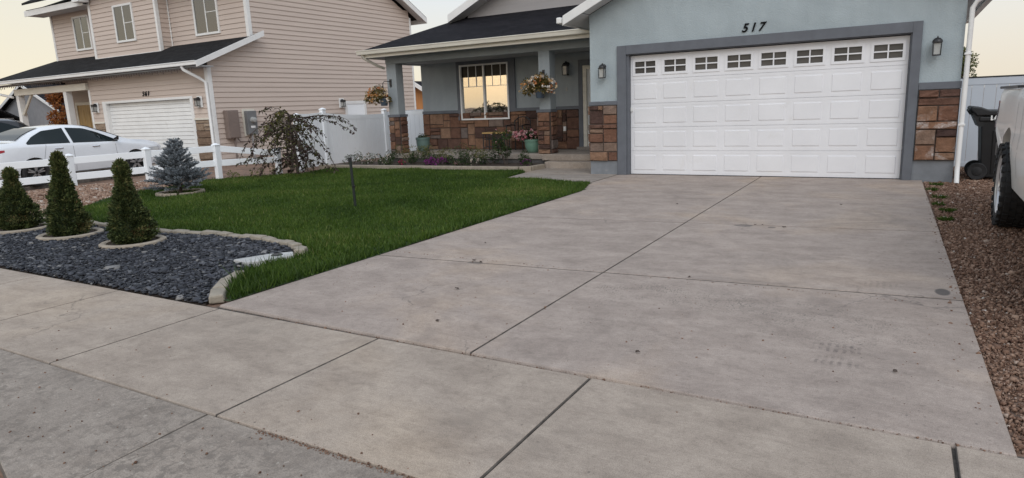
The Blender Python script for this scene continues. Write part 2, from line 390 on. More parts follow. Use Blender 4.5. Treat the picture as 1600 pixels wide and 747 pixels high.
M['siding'] = mk('beige_vinyl_siding', (.565, .472, .412), .55, .06, 1.2, .08, 20, stretch=(.4, .4, 12))
M['siding_g'] = mk('grey_gable_siding', (.34, .325, .325), .6, .08, 1.5, .06, 20, stretch=(.4, .4, 10))
M['black'] = mk('black_metal', (.018, .018, .02), .45, .2, 8)
M['matte'] = mk('matte_black', (.010, .010, .011), .9, .2, 8, spec=.1)
M['screen'] = mk('window_screen', (.14, .15, .13), .8, .15, 3)
M['vinyl'] = mk('white_vinyl', (.87, .90, .93), .4, .03, 1.4, dirt=((.62, .60, .56), 3.5, .66, .9))
M['vinyl_shade'] = mk('shaded_white_vinyl', (.56, .60, .66), .5, .05, 1.4)  # white vinyl; the shade on this fence is mixed into its blue-grey
M['glass'] = window_glass('window_glass', refl=.48)
M['glass_dim'] = window_glass('dusk_window_glass', refl=.36)
M['pane_dark_reflection'] = mk('upper_glass_dark_reflection', (.014, .013, .013), .3, .2, 3, spec=.15)  # the porch's dark reflection is painted into the top panes
M['pane'] = window_glass('dim_window_glass', refl=.10)
M['lampglass'] = mk('seeded_lamp_glass', (.36, .37, .36), .15, .15, 9)
M['blind'] = mk('blind_slats', (.58, .52, .40), .6, .08, 3)
M['curtain'] = mk('pale_blind', (.80, .79, .74), .7, .06, 4)
M['dark'] = mk('dark_interior', (.035, .033, .032), .8, .3, 2)
M['wood'] = mk('pale_door_wood', (.42, .27, .10), .55, .25, 3, stretch=(8, 8, .6))
M['orange'] = mk('orange_wood_wall', (.45, .20, .07), .7, .2, 2, stretch=(6, 6, .5))
M['greyhouse'] = mk('grey_house_wall', (.26, .26, .27), .8, .1, 2)
M['util'] = mk('brown_box_paint', (.20, .155, .135), .5, .1, 3)
M['meter'] = mk('grey_meter_paint', (.16, .165, .17), .45, .15, 4)
M['bin'] = mk('black_bin_plastic', (.010, .010, .011), .5, .25, 3, .1, 60)
M['pot'] = mk('sage_green_pot', (.105, .165, .15), .5, .15, 4)
M['potgreen'] = mk('mint_green_pot', (.13, .24, .18), .5, .15, 4)
M['potblue'] = mk('slate_blue_pot', (.07, .095, .13), .5, .15, 4)
M['carwhite'] = paint('white_car_paint', (.83, .86, .90), .22, .9)
M['carblack'] = paint('black_car_paint', (.012, .012, .014), .22, .9)
M['truckwhite'] = paint('dusty_white_paint', (.86, .85, .83), .3, .5, .08)
M['carglass'] = paint('tinted_car_glass', (.010, .017, .019), .05, .06)
[n for n in M['carglass'].node_tree.nodes if n.type == 'BSDF_PRINCIPLED'][0].inputs['Specular IOR Level'].default_value = .22
M['tyre'] = mk('tyre_rubber', (.018, .018, .019), .8, .3, 14, .3, 60)
M['alloy'] = mk('bright_alloy', (.55, .56, .58), .28, .08, 5, metal=.85)
M['alloydark'] = mk('dark_alloy', (.025, .025, .027), .35, .2, 5, metal=.5)
M['chrome'] = mk('chrome_strip', (.7, .7, .72), .15, .05, 5, metal=1)
M['taillight'] = paint('red_lens', (.42, .012, .03), .12, .8)
M['headlight'] = paint('clear_lens', (.55, .57, .6), .08, .9)
M['edging'] = mk('edging_block', (.29, .255, .205), .9, .22, 7, .7, 50, dirt=((.20, .17, .14), 9, .58, .75))
M['ring'] = mk('ring_edging', (.31, .265, .21), .85, .2, 9, .5, 60)
M['lid'] = mk('pale_stone_slab', (.44, .44, .43), .85, .15, 6, .4, 60)
M['bark'] = mk('bark', (.07, .052, .042), .9, .3, 12, .7, 40, stretch=(1, 1, .25))
M['stake'] = mk('dark_green_stake', (.012, .018, .016), .5, .2, 8)
M['cable'] = mk('cable', (.30, .27, .25), .6, .1, 3)
M['slate'] = mk_tint('slate_chip', [(0, (.010, .011, .016)), (.45, (.024, .027, .036)), (.8, (.056, .060, .076)), (.95, (.13, .135, .15)), (1, (.24, .23, .22))], .6, .4, 60, .3)
M['gravel'] = mk_tint('brown_gravel', [(0, (.13, .072, .05)), (.35, (.27, .165, .115)), (.7, (.40, .275, .205)), (.93, (.50, .41, .345)), (1, (.62, .57, .52))], .9, .2, 60, .3)
M['grass'] = mk_tint('grass_blade', [(0, (.030, .066, .008)), (.4, (.068, .128, .016)), (.75, (.13, .20, .032)), (1, (.25, .245, .085))], .55, .3, 3, .35, trans=.25)
M['conifer'] = mk_tint('conifer_needles', [(0, (.026, .042, .014)), (.35, (.072, .102, .034)), (.7, (.165, .185, .062)), (.94, (.28, .27, .11)), (1, (.24, .15, .07))], .6, .3, 6, .45, trans=.1)
M['spruce'] = mk_tint('blue_spruce_needles', [(0, (.12, .138, .155)), (.5, (.30, .335, .365)), (1, (.48, .52, .56))], .6, .3, 6, .4, trans=.1)
M['weep'] = mk_tint('purple_brown_leaf', [(0, (.032, .018, .019)), (.35, (.075, .042, .034)), (.5, (.055, .062, .026)), (.75, (.095, .10, .036)), (.9, (.14, .14, .035)), (1, (.22, .14, .04))], .6, .3, 8, .3, trans=.2)
M['leaf'] = mk_tint('garden_leaf', [(0, (.018, .035, .012)), (.5, (.040, .075, .022)), (1, (.09, .13, .035))], .55, .35, 8, .3, trans=.2)
M['leafy'] = mk_tint('yellow_green_leaf', [(0, (.06, .075, .02)), (.5, (.14, .15, .045)), (1, (.28, .25, .09))], .6, .3, 8, .3, trans=.2)
M['basket_leaf'] = mk_tint('olive_basket_leaf', [(0, (.06, .06, .016)), (.4, (.15, .125, .035)), (.75, (.30, .20, .06)), (1, (.42, .24, .08))], .6, .3, 8, .3, trans=.2)
M['autumn'] = mk_tint('autumn_leaf', [(0, (.16, .05, .02)), (.5, (.32, .11, .03)), (1, (.42, .22, .06))], .6, .3, 4, .3, trans=.2)
M['fl_white'] = mk_tint('white_petal', [(0, (.62, .46, .42)), (.4, (.78, .68, .60)), (1, (.82, .80, .76))], .6, .3, 8, .1, trans=.2)
M['fl_basket'] = mk_tint('basket_petal', [(0, (.66, .24, .10)), (.2, (.74, .42, .16)), (.45, (.80, .64, .42)), (.7, (.82, .72, .64)), (1, (.84, .80, .74))], .6, .3, 8, .1, trans=.2)
M['fl_pink'] = mk_tint('pink_petal', [(0, (.5, .16, .2)), (.5, (.68, .36, .38)), (1, (.75, .6, .58))], .6, .3, 8, .1, trans=.2)
M['fl_purple'] = mk_tint('purple_petal', [(0, (.12, .02, .12)), (.5, (.24, .05, .22)), (1, (.36, .1, .3))], .6, .3, 8, .1, trans=.2)
M['fl_red'] = mk_tint('magenta_petal', [(0, (.4, .03, .08)), (.5, (.55, .06, .14)), (1, (.6, .18, .26))], .6, .3, 8, .1, trans=.2)
# ------------------------------------------------------------------ ground, slabs, lawn
def sheet(name, poly, z, m):
    b = MB(); b.face([(x, y, z) for x, y in poly], 0); return struct(b.build(name, m))
sheet('ground', [(-600, -600), (600, -600), (600, 900), (-600, 900)], -.075, M['dirt'])
sheet('street', [(-80, -30), (80, -30), (80, -12.42), (-80, -12.42)], -.071, M['asphalt'])

def slab(mb, P, z=0.0, th=.09, e=.006, dz=.005, ey=None, lip=False):
    """one poured slab: P four corners ccw; rounded tooled edge"""
    P = [Vector((x, y)) for x, y in P]; c = sum(P, Vector((0, 0)))/4
    def ins(k):
        out = []
        for i in range(4):
            a = (P[i-1]-P[i]).normalized(); d = (P[(i+1) % 4]-P[i]).normalized(); v = (a+d)*k; out.append(P[i]+Vector((v.x, v.y*(1 if ey is None else ey))))
        return out
    rings = [([p for p in P], z-th), ([p for p in P], z-dz*2.2), (ins(e*.6), z-dz*.5), (ins(e*1.3), z)]
    b = len(mb.v)
    for ps, zz in rings: mb.v += [(p.x, p.y, zz) for p in ps]
    for k in range(3):
        for i in range(4):
            j = (i+1) % 4; mb.f.append((b+k*4+i, b+k*4+j, b+k*4+4+j, b+k*4+4+i)); mb.m.append(1 if k < 2 and not (lip and i == 0) else 0); mb.t.append(.5)
    mb.f.append((b+12, b+13, b+14, b+15)); mb.m.append(0); mb.t.append(.5)
def zslab(mb, P, zs, th=.09):
    slab(mb, P, 0, th)
    for i in range(len(mb.v)-16, len(mb.v)):
        x, y, z = mb.v[i]; mb.v[i] = (x, y, z+zs(x, y))

g = .005
# driveway: two columns of slabs
d = MB(); ys = [(-9.74, -9.80), (-7.80, -7.42), (-5.24, -4.72), (-2.55, -2.35), (.10, .10)]
def yj(k, x): a, c = ys[k]; return a+(c-a)*(x-.1)/5.2
def edge_r(y): return 5.19-.0165*y
for k in range(4):
    for x0, x1 in ((.13, 2.61), (2.61, 5.30)):
        xa = x0+(g if x0 > 1 else 0); xb = x1-(g if x1 < 4 else 0)
        if k == 3 and x0 < 1: xa = -.20
        xbl = edge_r(yj(k, xb)) if x1 > 5 else xb; xbh = edge_r(yj(k+1, xb)) if x1 > 5 else xb
        
        slab(d, [(xa, yj(k, xa)+g), (xbl, yj(k, xb)+g), (xbh, yj(k+1, xb)-g), (xa, yj(k+1, xa)-g)], ey=1.0 if k == 0 and False else 2.0, dz=.007, lip=(k == 0))
struct(d.build('driveway', [M['drive'], M['groove']]))
# public sidewalk
s = MB(); xs = [-14.9, -13.3, -11.7, -10.1, -8.6, -7.1, -5.6, -4.1, -2.6, -1.19, .22, 1.89, 3.44, 5.13, 6.6, 8.2, 9.8, 11.4]
for a, c in zip(xs[:-1], xs[1:]):
    wide = .009 if abs(c-5.13) < .01 else g
    slab(s, [(a+g, -11.05+g), (c-wide, -11.05+g), (c-wide, -9.80-.001), (a+g, -9.80-.001)], lip=True)
struct(s.build('sidewalk', [M['walk'], M['groove']]))
# drive apron between sidewalk and gutter, dipping to the street
a = MB(); xs2 = [-8., -5., -2.9, -.2, 1.84, 4.4, 7.0, 9.6]
zs = lambda x, y: -.055*max(0, (-11.06-y)/1.3)**1.3
for p, q in zip(xs2[:-1], xs2[1:]):
    pp, qq = p-.12, q-.12
    y1 = -11.055; ya, yb = (-11.36, -11.92) if abs(q-1.84) < .01 else ((-11.3, -11.3) if q < 1.8 else (-12.6, -12.6))
    zslab(a, [(p-.05+g, ya), (q+.05-g if q != 1.84 else q-g, yb), (q-g, y1), (p+g, y1)], zs, .05)
struct(a.build('apron', [M['apron'], M['groove']]))
j = MB(); j.box(.11, 5.18, -9.745, .12, -.07, -.022); j.box(-15, 12, -11.30, -9.75, -.07, -.022); struct(j.build('joint_bed', M['joint']))
# walk from the drive to the porch steps
w = MB()
slab(w, [(-2.30, -1.15), (-.22, -1.50), (-.22, .0), (-2.42, .0)], .004)
slab(w, [(-2.44, .012), (-.85, .012), (-.85, 1.19), (-2.44, 1.19)], .004)
struct(w.build('front_walk', [M['step'], M['groove']]))

# lawn
def mound(x, y):
    sx = np.clip((-7.6-x)/2.6, 0, 1); sy = np.clip((-2.3-y)/3.0, 0, 1)*np.clip((y+9.6)/1.2, 0, 1)
    return .155*(sx*sx*(3-2*sx))*(sy*sy*(3-2*sy))
LAWN = [(.12, -9.62), (.12, -2.5), (-.18, -1.50), (-.9, -1.36), (-2.3, -1.18), (-2.44, .02), (-2.6, .22), (-8.4, .02), (-8.2, -1.2), (-8.9, -2.0), (-9.5, -2.9), (-8.75, -4.3), (-8.6, -5.3), (-8.3, -6.1), (-7.5, -6.95), (-6.6, -7.62), (-5.1, -7.72), (-3.7, -7.74), (-2.66, -7.58), (-1.75, -7.60), (-1.15, -7.72), (-.70, -7.93), (-.62, -8.30), (-.66, -8.6), (-.50, -8.98), (-.34, -9.22), (-.14, -9.44), (.06, -9.60)]
def terrain(name, x0, x1, y0, y1, st, m, zoff, poly=None):
    nx = int((x1-x0)/st)+1; ny = int((y1-y0)/st)+1
    X, Y = np.meshgrid(np.linspace(x0, x1, nx), np.linspace(y0, y1, ny)); x = X.ravel(); y = Y.ravel()
    z = mound(x, y)+zoff+.012*np.sin(x*1.7+y)*np.sin(y*1.3)+nrs.normal(0, .003, len(x))
    i = np.arange(nx*ny).reshape(ny, nx); F = np.stack([i[:-1, :-1], i[:-1, 1:], i[1:, 1:], i[1:, :-1]], -1).reshape(-1, 4)
    if poly:
        cx = x[F].mean(1); cy = y[F].mean(1); F = F[in_poly(cx, cy, poly)]
    o = np_mesh(name, np.stack([x, y, z], 1), F, np.full(len(F), .5), m, smooth=True); return struct(o)
terrain('bare_earth', -10.6, .1, -9.76, 1.5, .12, M['dirt'], -.028)
terrain('lawn_floor', -9.8, .2, -9.72, .3, .08, M['lawnsoil'], .004, LAWN)
# grass blades
def blades():
    x, y = pts_in(LAWN, 330000)
    # thinner far off, thicker close to the viewer
    d = np.hypot(x-4.85, y+12.97); keep = nrs.rand(len(x)) < np.clip(1.25-(d-6)*.055, .4, 1); x, y, d = x[keep], y[keep], d[keep]
    clump = np.sin(x*3.1+np.sin(y*2.3)*1.4)*np.sin(y*2.7+x*.8)
    edge = np.zeros(len(x)); P = np.array(LAWN)
    dist = np.full(len(x), 9.)
    for i in range(len(P)):
        a = P[i]; b = P[(i+1) % len(P)]; ab = b-a; L2 = (ab*ab).sum()+1e-9
        t = np.clip(((x-a[0])*ab[0]+(y-a[1])*ab[1])/L2, 0, 1); dist = np.minimum(dist, np.hypot(x-a[0]-t*ab[0], y-a[1]-t*ab[1]))
    patch = np.sin(x*1.9+2*np.sin(y*1.1))*np.sin(y*2.2+1.3*np.sin(x*.8)); h = .034+.014*clump+.008*patch+nrs.gamma(2., .007, len(x))
    h *= 1+1.1*np.clip(1-dist/.16, 0, 1)*(nrs.rand(len(x)) > .45)*(d < 9)
    # the rough tongue of grass by the drive corner is uncut
    tong = np.clip(1-np.hypot((x+.15)/.5, (y+8.95)/.75), 0, 1); h *= 1+1.0*tong
    w = .0032+.0005*d
    a = nrs.uniform(0, 6.283, len(x)); lean = nrs.uniform(.1, .75, len(x))*h; la = nrs.uniform(0, 6.283, len(x))
    z0 = mound(x, y)+.0
    b0 = np.stack([x-np.cos(a)*w, y-np.sin(a)*w, z0], 1); b1 = np.stack([x+np.cos(a)*w, y+np.sin(a)*w, z0], 1)
    tp = np.stack([x+np.cos(la)*lean, y+np.sin(la)*lean, z0+h], 1)
    V = np.stack([b0, b1, tp], 1).reshape(-1, 3); F = np.arange(len(V)).reshape(-1, 3)
    big = .5+.5*np.sin(x*.9+1.3*np.sin(y*.7))*np.sin(y*1.1+.5)
    dry = np.clip(np.sin(x*.75+.6+1.7*np.sin(y*.5))*np.sin(y*.8+1.1)-.35, 0, 1); t = np.clip(nrs.normal(.37, .2, len(x))+.35*dry+.20*(big-.5)+.12*patch+.06*clump+(nrs.rand(len(x)) > .97)*.4-.12*np.clip(1-dist/.35, 0, 1), 0, 1)
    return tag(np_mesh('grass', V, F, t, M['grass']), kind='stuff', label='mown green lawn grass filling the front yard')
blades()
# slate mulch bed
BED = [(-9.2, -9.76), (-.02, -9.76), (-.22, -9.52), (-.42, -9.28), (-.62, -9.0), (-.82, -8.55), (-.86, -8.25), (-.95, -8.0), (-1.2, -7.88), (-1.75, -7.78), (-2.66, -7.74), (-3.7, -7.92), (-5.1, -7.9), (-6.6, -7.82), (-7.6, -8.0), (-9.2, -8.3)]
sheet('slate_bed_floor', BED, -.012, M['soil'])
RINGS = [(-3.27, -8.45, .33), (-4.75, -8.44, .35), (-6.10, -8.45, .35)]
x, y = pts_in(BED, 50000)
ok = np.ones(len(x), bool)
for cx, cy, r in RINGS: ok &= np.hypot(x-cx, y-cy) > r*.98
x, y = x[ok], y[ok]
tag(pebbles('slate_mulch', x, y, nrs.uniform(-.006, .028, len(x)), nrs.gamma(3.0, .0042, len(x))+.006, .22, M['slate']), kind='stuff')
# gravel: right of the drive, and left under the rail fence
GR = [(5.29, -9.72), (5.33, -8.0), (5.28, -6.5), (5.28, -4.2), (5.22, -.1), (5.68, -.04), (5.68, 2.3), (10.5, 2.3), (10.5, -9.72)]
sheet('gravel_yard', [(5.15, -9.78), (5.15, .1), (5.2, .6), (5.7, .6), (5.7, 2.35), (30, 2.35), (30, -9.78)], -.030, M['dirt'])
x, y = pts_in(GR, 400000); k = (x < 6.9+.22*(y+13.2)) & ((x < 5.1+.22*(y+13.2)) | (nrs.rand(len(x)) < .35)) & (nrs.rand(len(x)) < np.clip(1.1-(y+9.7)*.085, .25, 1)); x, y = x[k], y[k]
tag(pebbles('brown_gravel', x, y, nrs.uniform(-.030, -.012, len(x)), (nrs.gamma(1.6, .0024, len(x))+.0022)*(1+.06*(y+9.7)), .7, M['gravel'], np.clip(nrs.normal(.33, .22, len(x))+(nrs.rand(len(x)) > .985)*.5, 0, 1)), kind='stuff')
GL = [(-10.6, -8.3), (-7.7, -8.0), (-6.7, -7.75), (-7.6, -7.0), (-8.4, -6.1), (-8.75, -5.2), (-8.9, -4.3), (-9.6, -2.9), (-10.6, -2.6)]
x, y = pts_in(GL, 9000)
tag(pebbles('reddish_gravel', x, y, mound(x, y)-.012, np.minimum(nrs.gamma(2.2, .007, len(x))+.007, .04), .7, M['gravel'], np.clip(nrs.normal(.55, .22, len(x)), 0, 1)), kind='stuff')
# grit swept into the joints
def grit(n, x0, x1, y, sy, s):
    x = nrs.uniform(x0, x1, n); yy = y+nrs.normal(0, sy, n); return x, yy, nrs.gamma(2, s, n)+.0015
ax, ay, az = [], [], []
for n, x0, x1, y, sy, s in ((240, .3, 5.3, -9.795, .006, .0009), (300, 2.2, 3.3, -11.065, .009, .0010), (160, .2, 5.2, -7.6, .0, .001), (300, -2, 3.5, -11.6, .45, .0013), (260, .2, 5.2, -8.6, .7, .0009), (260, 5.2, 5.36, -5, 2.6, .002)):
    x, y, q = grit(n, x0, x1, y, sy, s); ax.append(x); ay.append(y); az.append(q)
x = np.concatenate(ax); y = np.concatenate(ay); q = np.concatenate(az)
z = np.where(y < -11.06, -.055*np.maximum(0, (-11.06-y)/1.3)**1.3, 0.)+.001
tag(pebbles('joint_grit', x, y, z, q, .6, M['gravel'], nrs.uniform(0, .45, len(x))), kind='stuff')
# weeds growing at the edge of the drive
def tuft(name, cx, cy, r, n, h, label, group=None, mat='grass', z=0., tint=(.1, .6)):
    a = nrs.uniform(0, 6.28, n); q = np.sqrt(nrs.rand(n))*r
    P = np.stack([cx+np.cos(a)*q, cy+np.sin(a)*q, np.full(n, z)], 1)
    D = np.stack([np.cos(a)*q/r*.8+nrs.normal(0, .25, n), np.sin(a)*q/r*.8+nrs.normal(0, .25, n), np.ones(n)], 1)
    o = leaves(name, P, D, nrs.uniform(.5, 1, n)*h, .010, M[mat], None, (cx, cy, z), nrs.uniform(*tint, n), droop=.15)
    return tag(o, label, 'weed', group)
for i, (cx, cy) in enumerate([(5.36, -3.9), (5.40, -3.2), (5.33, -2.7), (5.36, -2.0), (5.30, -1.2), (5.38, -.55)]):
    tuft('weed_tuft', cx, cy, .06+.02*(i % 2), 110, .085, 'small green weed tuft growing along the right edge of the driveway', 'weeds along the driveway edge', z=-.02)
# dead leaves and bits on the concrete
def scrap(name, cx, cy, s, m, label, grp, z=.004):
    b = MB(); n = 7; a0 = rnd.uniform(0, 6)
    pts = [(cx+math.cos(a0+i*6.283/n)*s*rnd.uniform(.5, 1), cy+math.sin(a0+i*6.283/n)*s*.6*rnd.uniform(.5, 1), z+rnd.uniform(0, .012)) for i in range(n)]
    b.prism(pts, (0, 0, .004), 0, rnd.random()); o = b.build(name, M[m], None, (cx, cy, z)); return tag(o, label, 'leaf', grp)
for cx, cy in [(3.42, -4.93), (3.50, -4.90), (3.75, -4.98), (1.25, -7.66), (1.36, -7.70), (3.36, -7.52), (2.05, -9.35), (3.55, -9.35), (4.9, -9.05), (.9, -6.9), (2.1, -3.6), (4.2, -3.1), (1.7, -8.6)]:
    scrap('dead_leaf', cx, cy, rnd.uniform(.012, .035), 'bark', 'small dry brown leaf scrap lying on the concrete driveway', 'leaf scraps on the driveway')

# edging blocks, each its own
PATH = [(.03, -9.68), (-.20, -9.49), (-.40, -9.25), (-.57, -8.98), None, (-.72, -8.12), (-.80, -7.98), (-1.15, -7.84), (-1.75, -7.72), (-2.66, -7.68), (-3.2, -7.76), (-3.7, -7.84), (-4.5, -7.84), (-5.1, -7.82), (-6.0, -7.76), (-6.7, -7.74), (-7.6, -7.94), (-8.6, -8.2)]
def edging(a, c, hh):
    v = Vector((c[0]-a[0], c[1]-a[1])); L = v.length; u = v/L; nn = Vector((-u.y, u.x)); m_ = Vector(((a[0]+c[0])/2, (a[1]+c[1])/2))
    w = .062; b = MB(); g_ = .008; hh = hh*rnd.uniform(.82, 1.12); P = []
    for z, k in ((-.02, 1.0), (hh, .9)):
        for su, sn in ((-1, -1), (1, -1), (1, 1), (-1, 1)):
            q = m_+u*(su*(L/2-g_)*(.99 if z > 0 else 1))+nn*(sn*w*k); P.append((q.x+rnd.uniform(-.006, .006), q.y+rnd.uniform(-.010, .010), z+rnd.uniform(-.010, .010)))
    b.hexa(P, 0); o = b.build('edging_stone', M['edging'], None, (m_.x, m_.y, 0), bevel=.016, bseg=3)
    front = m_.y < -8.9
    return tag(o, 'rough tan edging block at the near end of the slate bed, beside the sidewalk corner' if front else 'rough tan edging block in the curved row between slate bed and lawn', 'edging stone', 'front edging blocks' if front else 'edging blocks behind the slate bed')
seg = []
for a, c in zip(PATH[:-1], PATH[1:]):
    if a is None or c is None: continue
    n = max(1, round(math.dist(a, c)/.22))
    for i in range(n):
        l = lambda t: (a[0]+(c[0]-a[0])*t, a[1]+(c[1]-a[1])*t); edging(l(i/n), l((i+1)/n), .058)
# pale slab with a dark ring at the tip of the bed
t = MB(); pts = [(-1.05, -8.70), (-.80, -8.74), (-.66, -8.52), (-.60, -8.30), (-.74, -8.18), (-.90, -8.36)]
t.prism([(x, y, .052) for x, y in pts], (0, 0, -.07)); o = t.build('stepping_slab', M['lid'], None, (-.8, -8.5, 0), bevel=.012)
tag(o, 'flat pale stone slab with a small dark round cap, at the tip of the slate bed', 'stone slab')
c = MB(); c.lathe([(0, .012), (.05, .012), (.062, .004), (.062, 0)], (-.76, -8.38, .052), 20); c.build('cap', M['black'], o)

# soil rings round the three small conifers
def ring(cx, cy, r, label, z=0, h=.055, stones=0):
    b = MB(); n = stones or 40
    for k in range(n):
        if stones:
            a0, a1 = 6.283*(k+.06)/n, 6.283*(k+.94)/n
        else: a0, a1 = 6.283*k/n, 6.283*(k+1)/n
        if not stones: continue
        P = []
        for zz, e in ((-.02, 0), (h, .008)):
            for rr, aa in ((r-.045, a0), (r+.045, a0), (r+.045, a1), (r-.045, a1)):
                P.append((cx+math.cos(aa)*rr+rnd.uniform(-e, e), cy+math.sin(aa)*rr+rnd.uniform(-e, e), z+zz+rnd.uniform(-e, e)))
        b.hexa(P, 0)
    if not stones:
        b.lathe([(r-.042, -.02), (r-.038, h*.8), (r-.02, h), (r+.02, h), (r+.038, h*.8), (r+.045, -.02)], (cx, cy, z), 48)
    o = b.build('tree_ring', M['ring'], None, (cx, cy, z), smooth=not stones, bevel=.014 if stones else 0)
    f = MB(); f.lathe([(0, .035), (r-.04, .02)], (cx, cy, z), 24); f.build('soil', M['soil'], o)
    return tag(o, label, 'tree ring')
ring(*RINGS[0], 'tan concrete ring edging round the conifer nearest the lawn tip, rightmost of three')
ring(*RINGS[1], 'tan concrete ring edging round the middle conifer in the slate bed')
ring(*RINGS[2], 'tan concrete ring edging round the shortest conifer, leftmost in the slate bed')
ring(-7.62, -4.93, .42, 'ring of tan stones round the blue spruce on the lawn', z=float(mound(np.array([-7.62]), np.array([-4.93]))[0]), stones=9, h=.07)
# ------------------------------------------------------------------ our house
house = thing('house', 'single storey blue grey stucco house with red stone veneer, white double garage door and porch', 'house', (0, 0, 0))
GX0, GX1 = -.80, 5.60
def roofz(x): return 3.20+.46*((x+1.22) if x < 2.4 else (6.02-x))
# garage front wall with its door opening, then the sides
w = MB(); T = .14
def gpoly(pts, y0=0, y1=T): w.prism([(x, y0, z) for x, z in pts], (0, y1-y0, 0))
ztop = lambda x: roofz(x)-.16
gpoly([(GX0, .30), (-.03, .30), (-.03, 2.42), (GX0, 2.42)]); gpoly([(4.91, .30), (GX1, .30), (GX1, 2.42), (4.91, 2.42)])
gpoly([(GX0, 2.42), (GX1, 2.42), (GX1, ztop(GX1)), (2.4, ztop(2.4)), (GX0, ztop(GX0))])
w.box(GX0, GX0+.14, T, 3.0, 0, 3.0); w.box(GX1-.14, GX1, T, 8.0, .3, 3.1)
w.build('garage_wall', M['stucco'], house)
q = MB(); q.box(GX0+.14, GX1-.14, .2, 7.9, 2.5, 2.54); q.box(GX0+.14, GX1-.14, 7.8, 7.9, 0, 2.5); q.build('garage_interior', M['dark'], house)
f = MB(); f.box(GX0-.012, -.19, -.012, .1, -.05, .30); f.box(5.01, GX1+.012, -.012, .1, -.05, .335); f.box(GX1-.13, GX1+.012, .1, 8, -.05, .3)
f.split('foundation', M['foundation'], house)
# charcoal surround of the garage door: jambs, header and reveals
t = MB(); t.box(-.20, -.01, -.045, .0-.002, 0, 2.575); t.box(4.89, 5.03, -.045, -.002, 0, 2.575); t.box(-.01, 4.89, -.045, -.002, 2.40, 2.575)
t.box(-.027, .035, -.002, .16, .0, 2.40); t.box(4.865, 4.907, -.002, .16, .0, 2.40); t.box(.035, 4.865, -.002, .16, 2.385, 2.417)
t.build('garage_door_surround', M['trim'], house, bevel=.006)
b = MB(); b.box(GX0-.02, -.203, -.04, -.002, 1.425, 1.505); b.box(5.033, GX1+.02, -.04, -.002, 1.485, 1.60)
b.split('band_trim', M['trim'], house, bevel=.006)
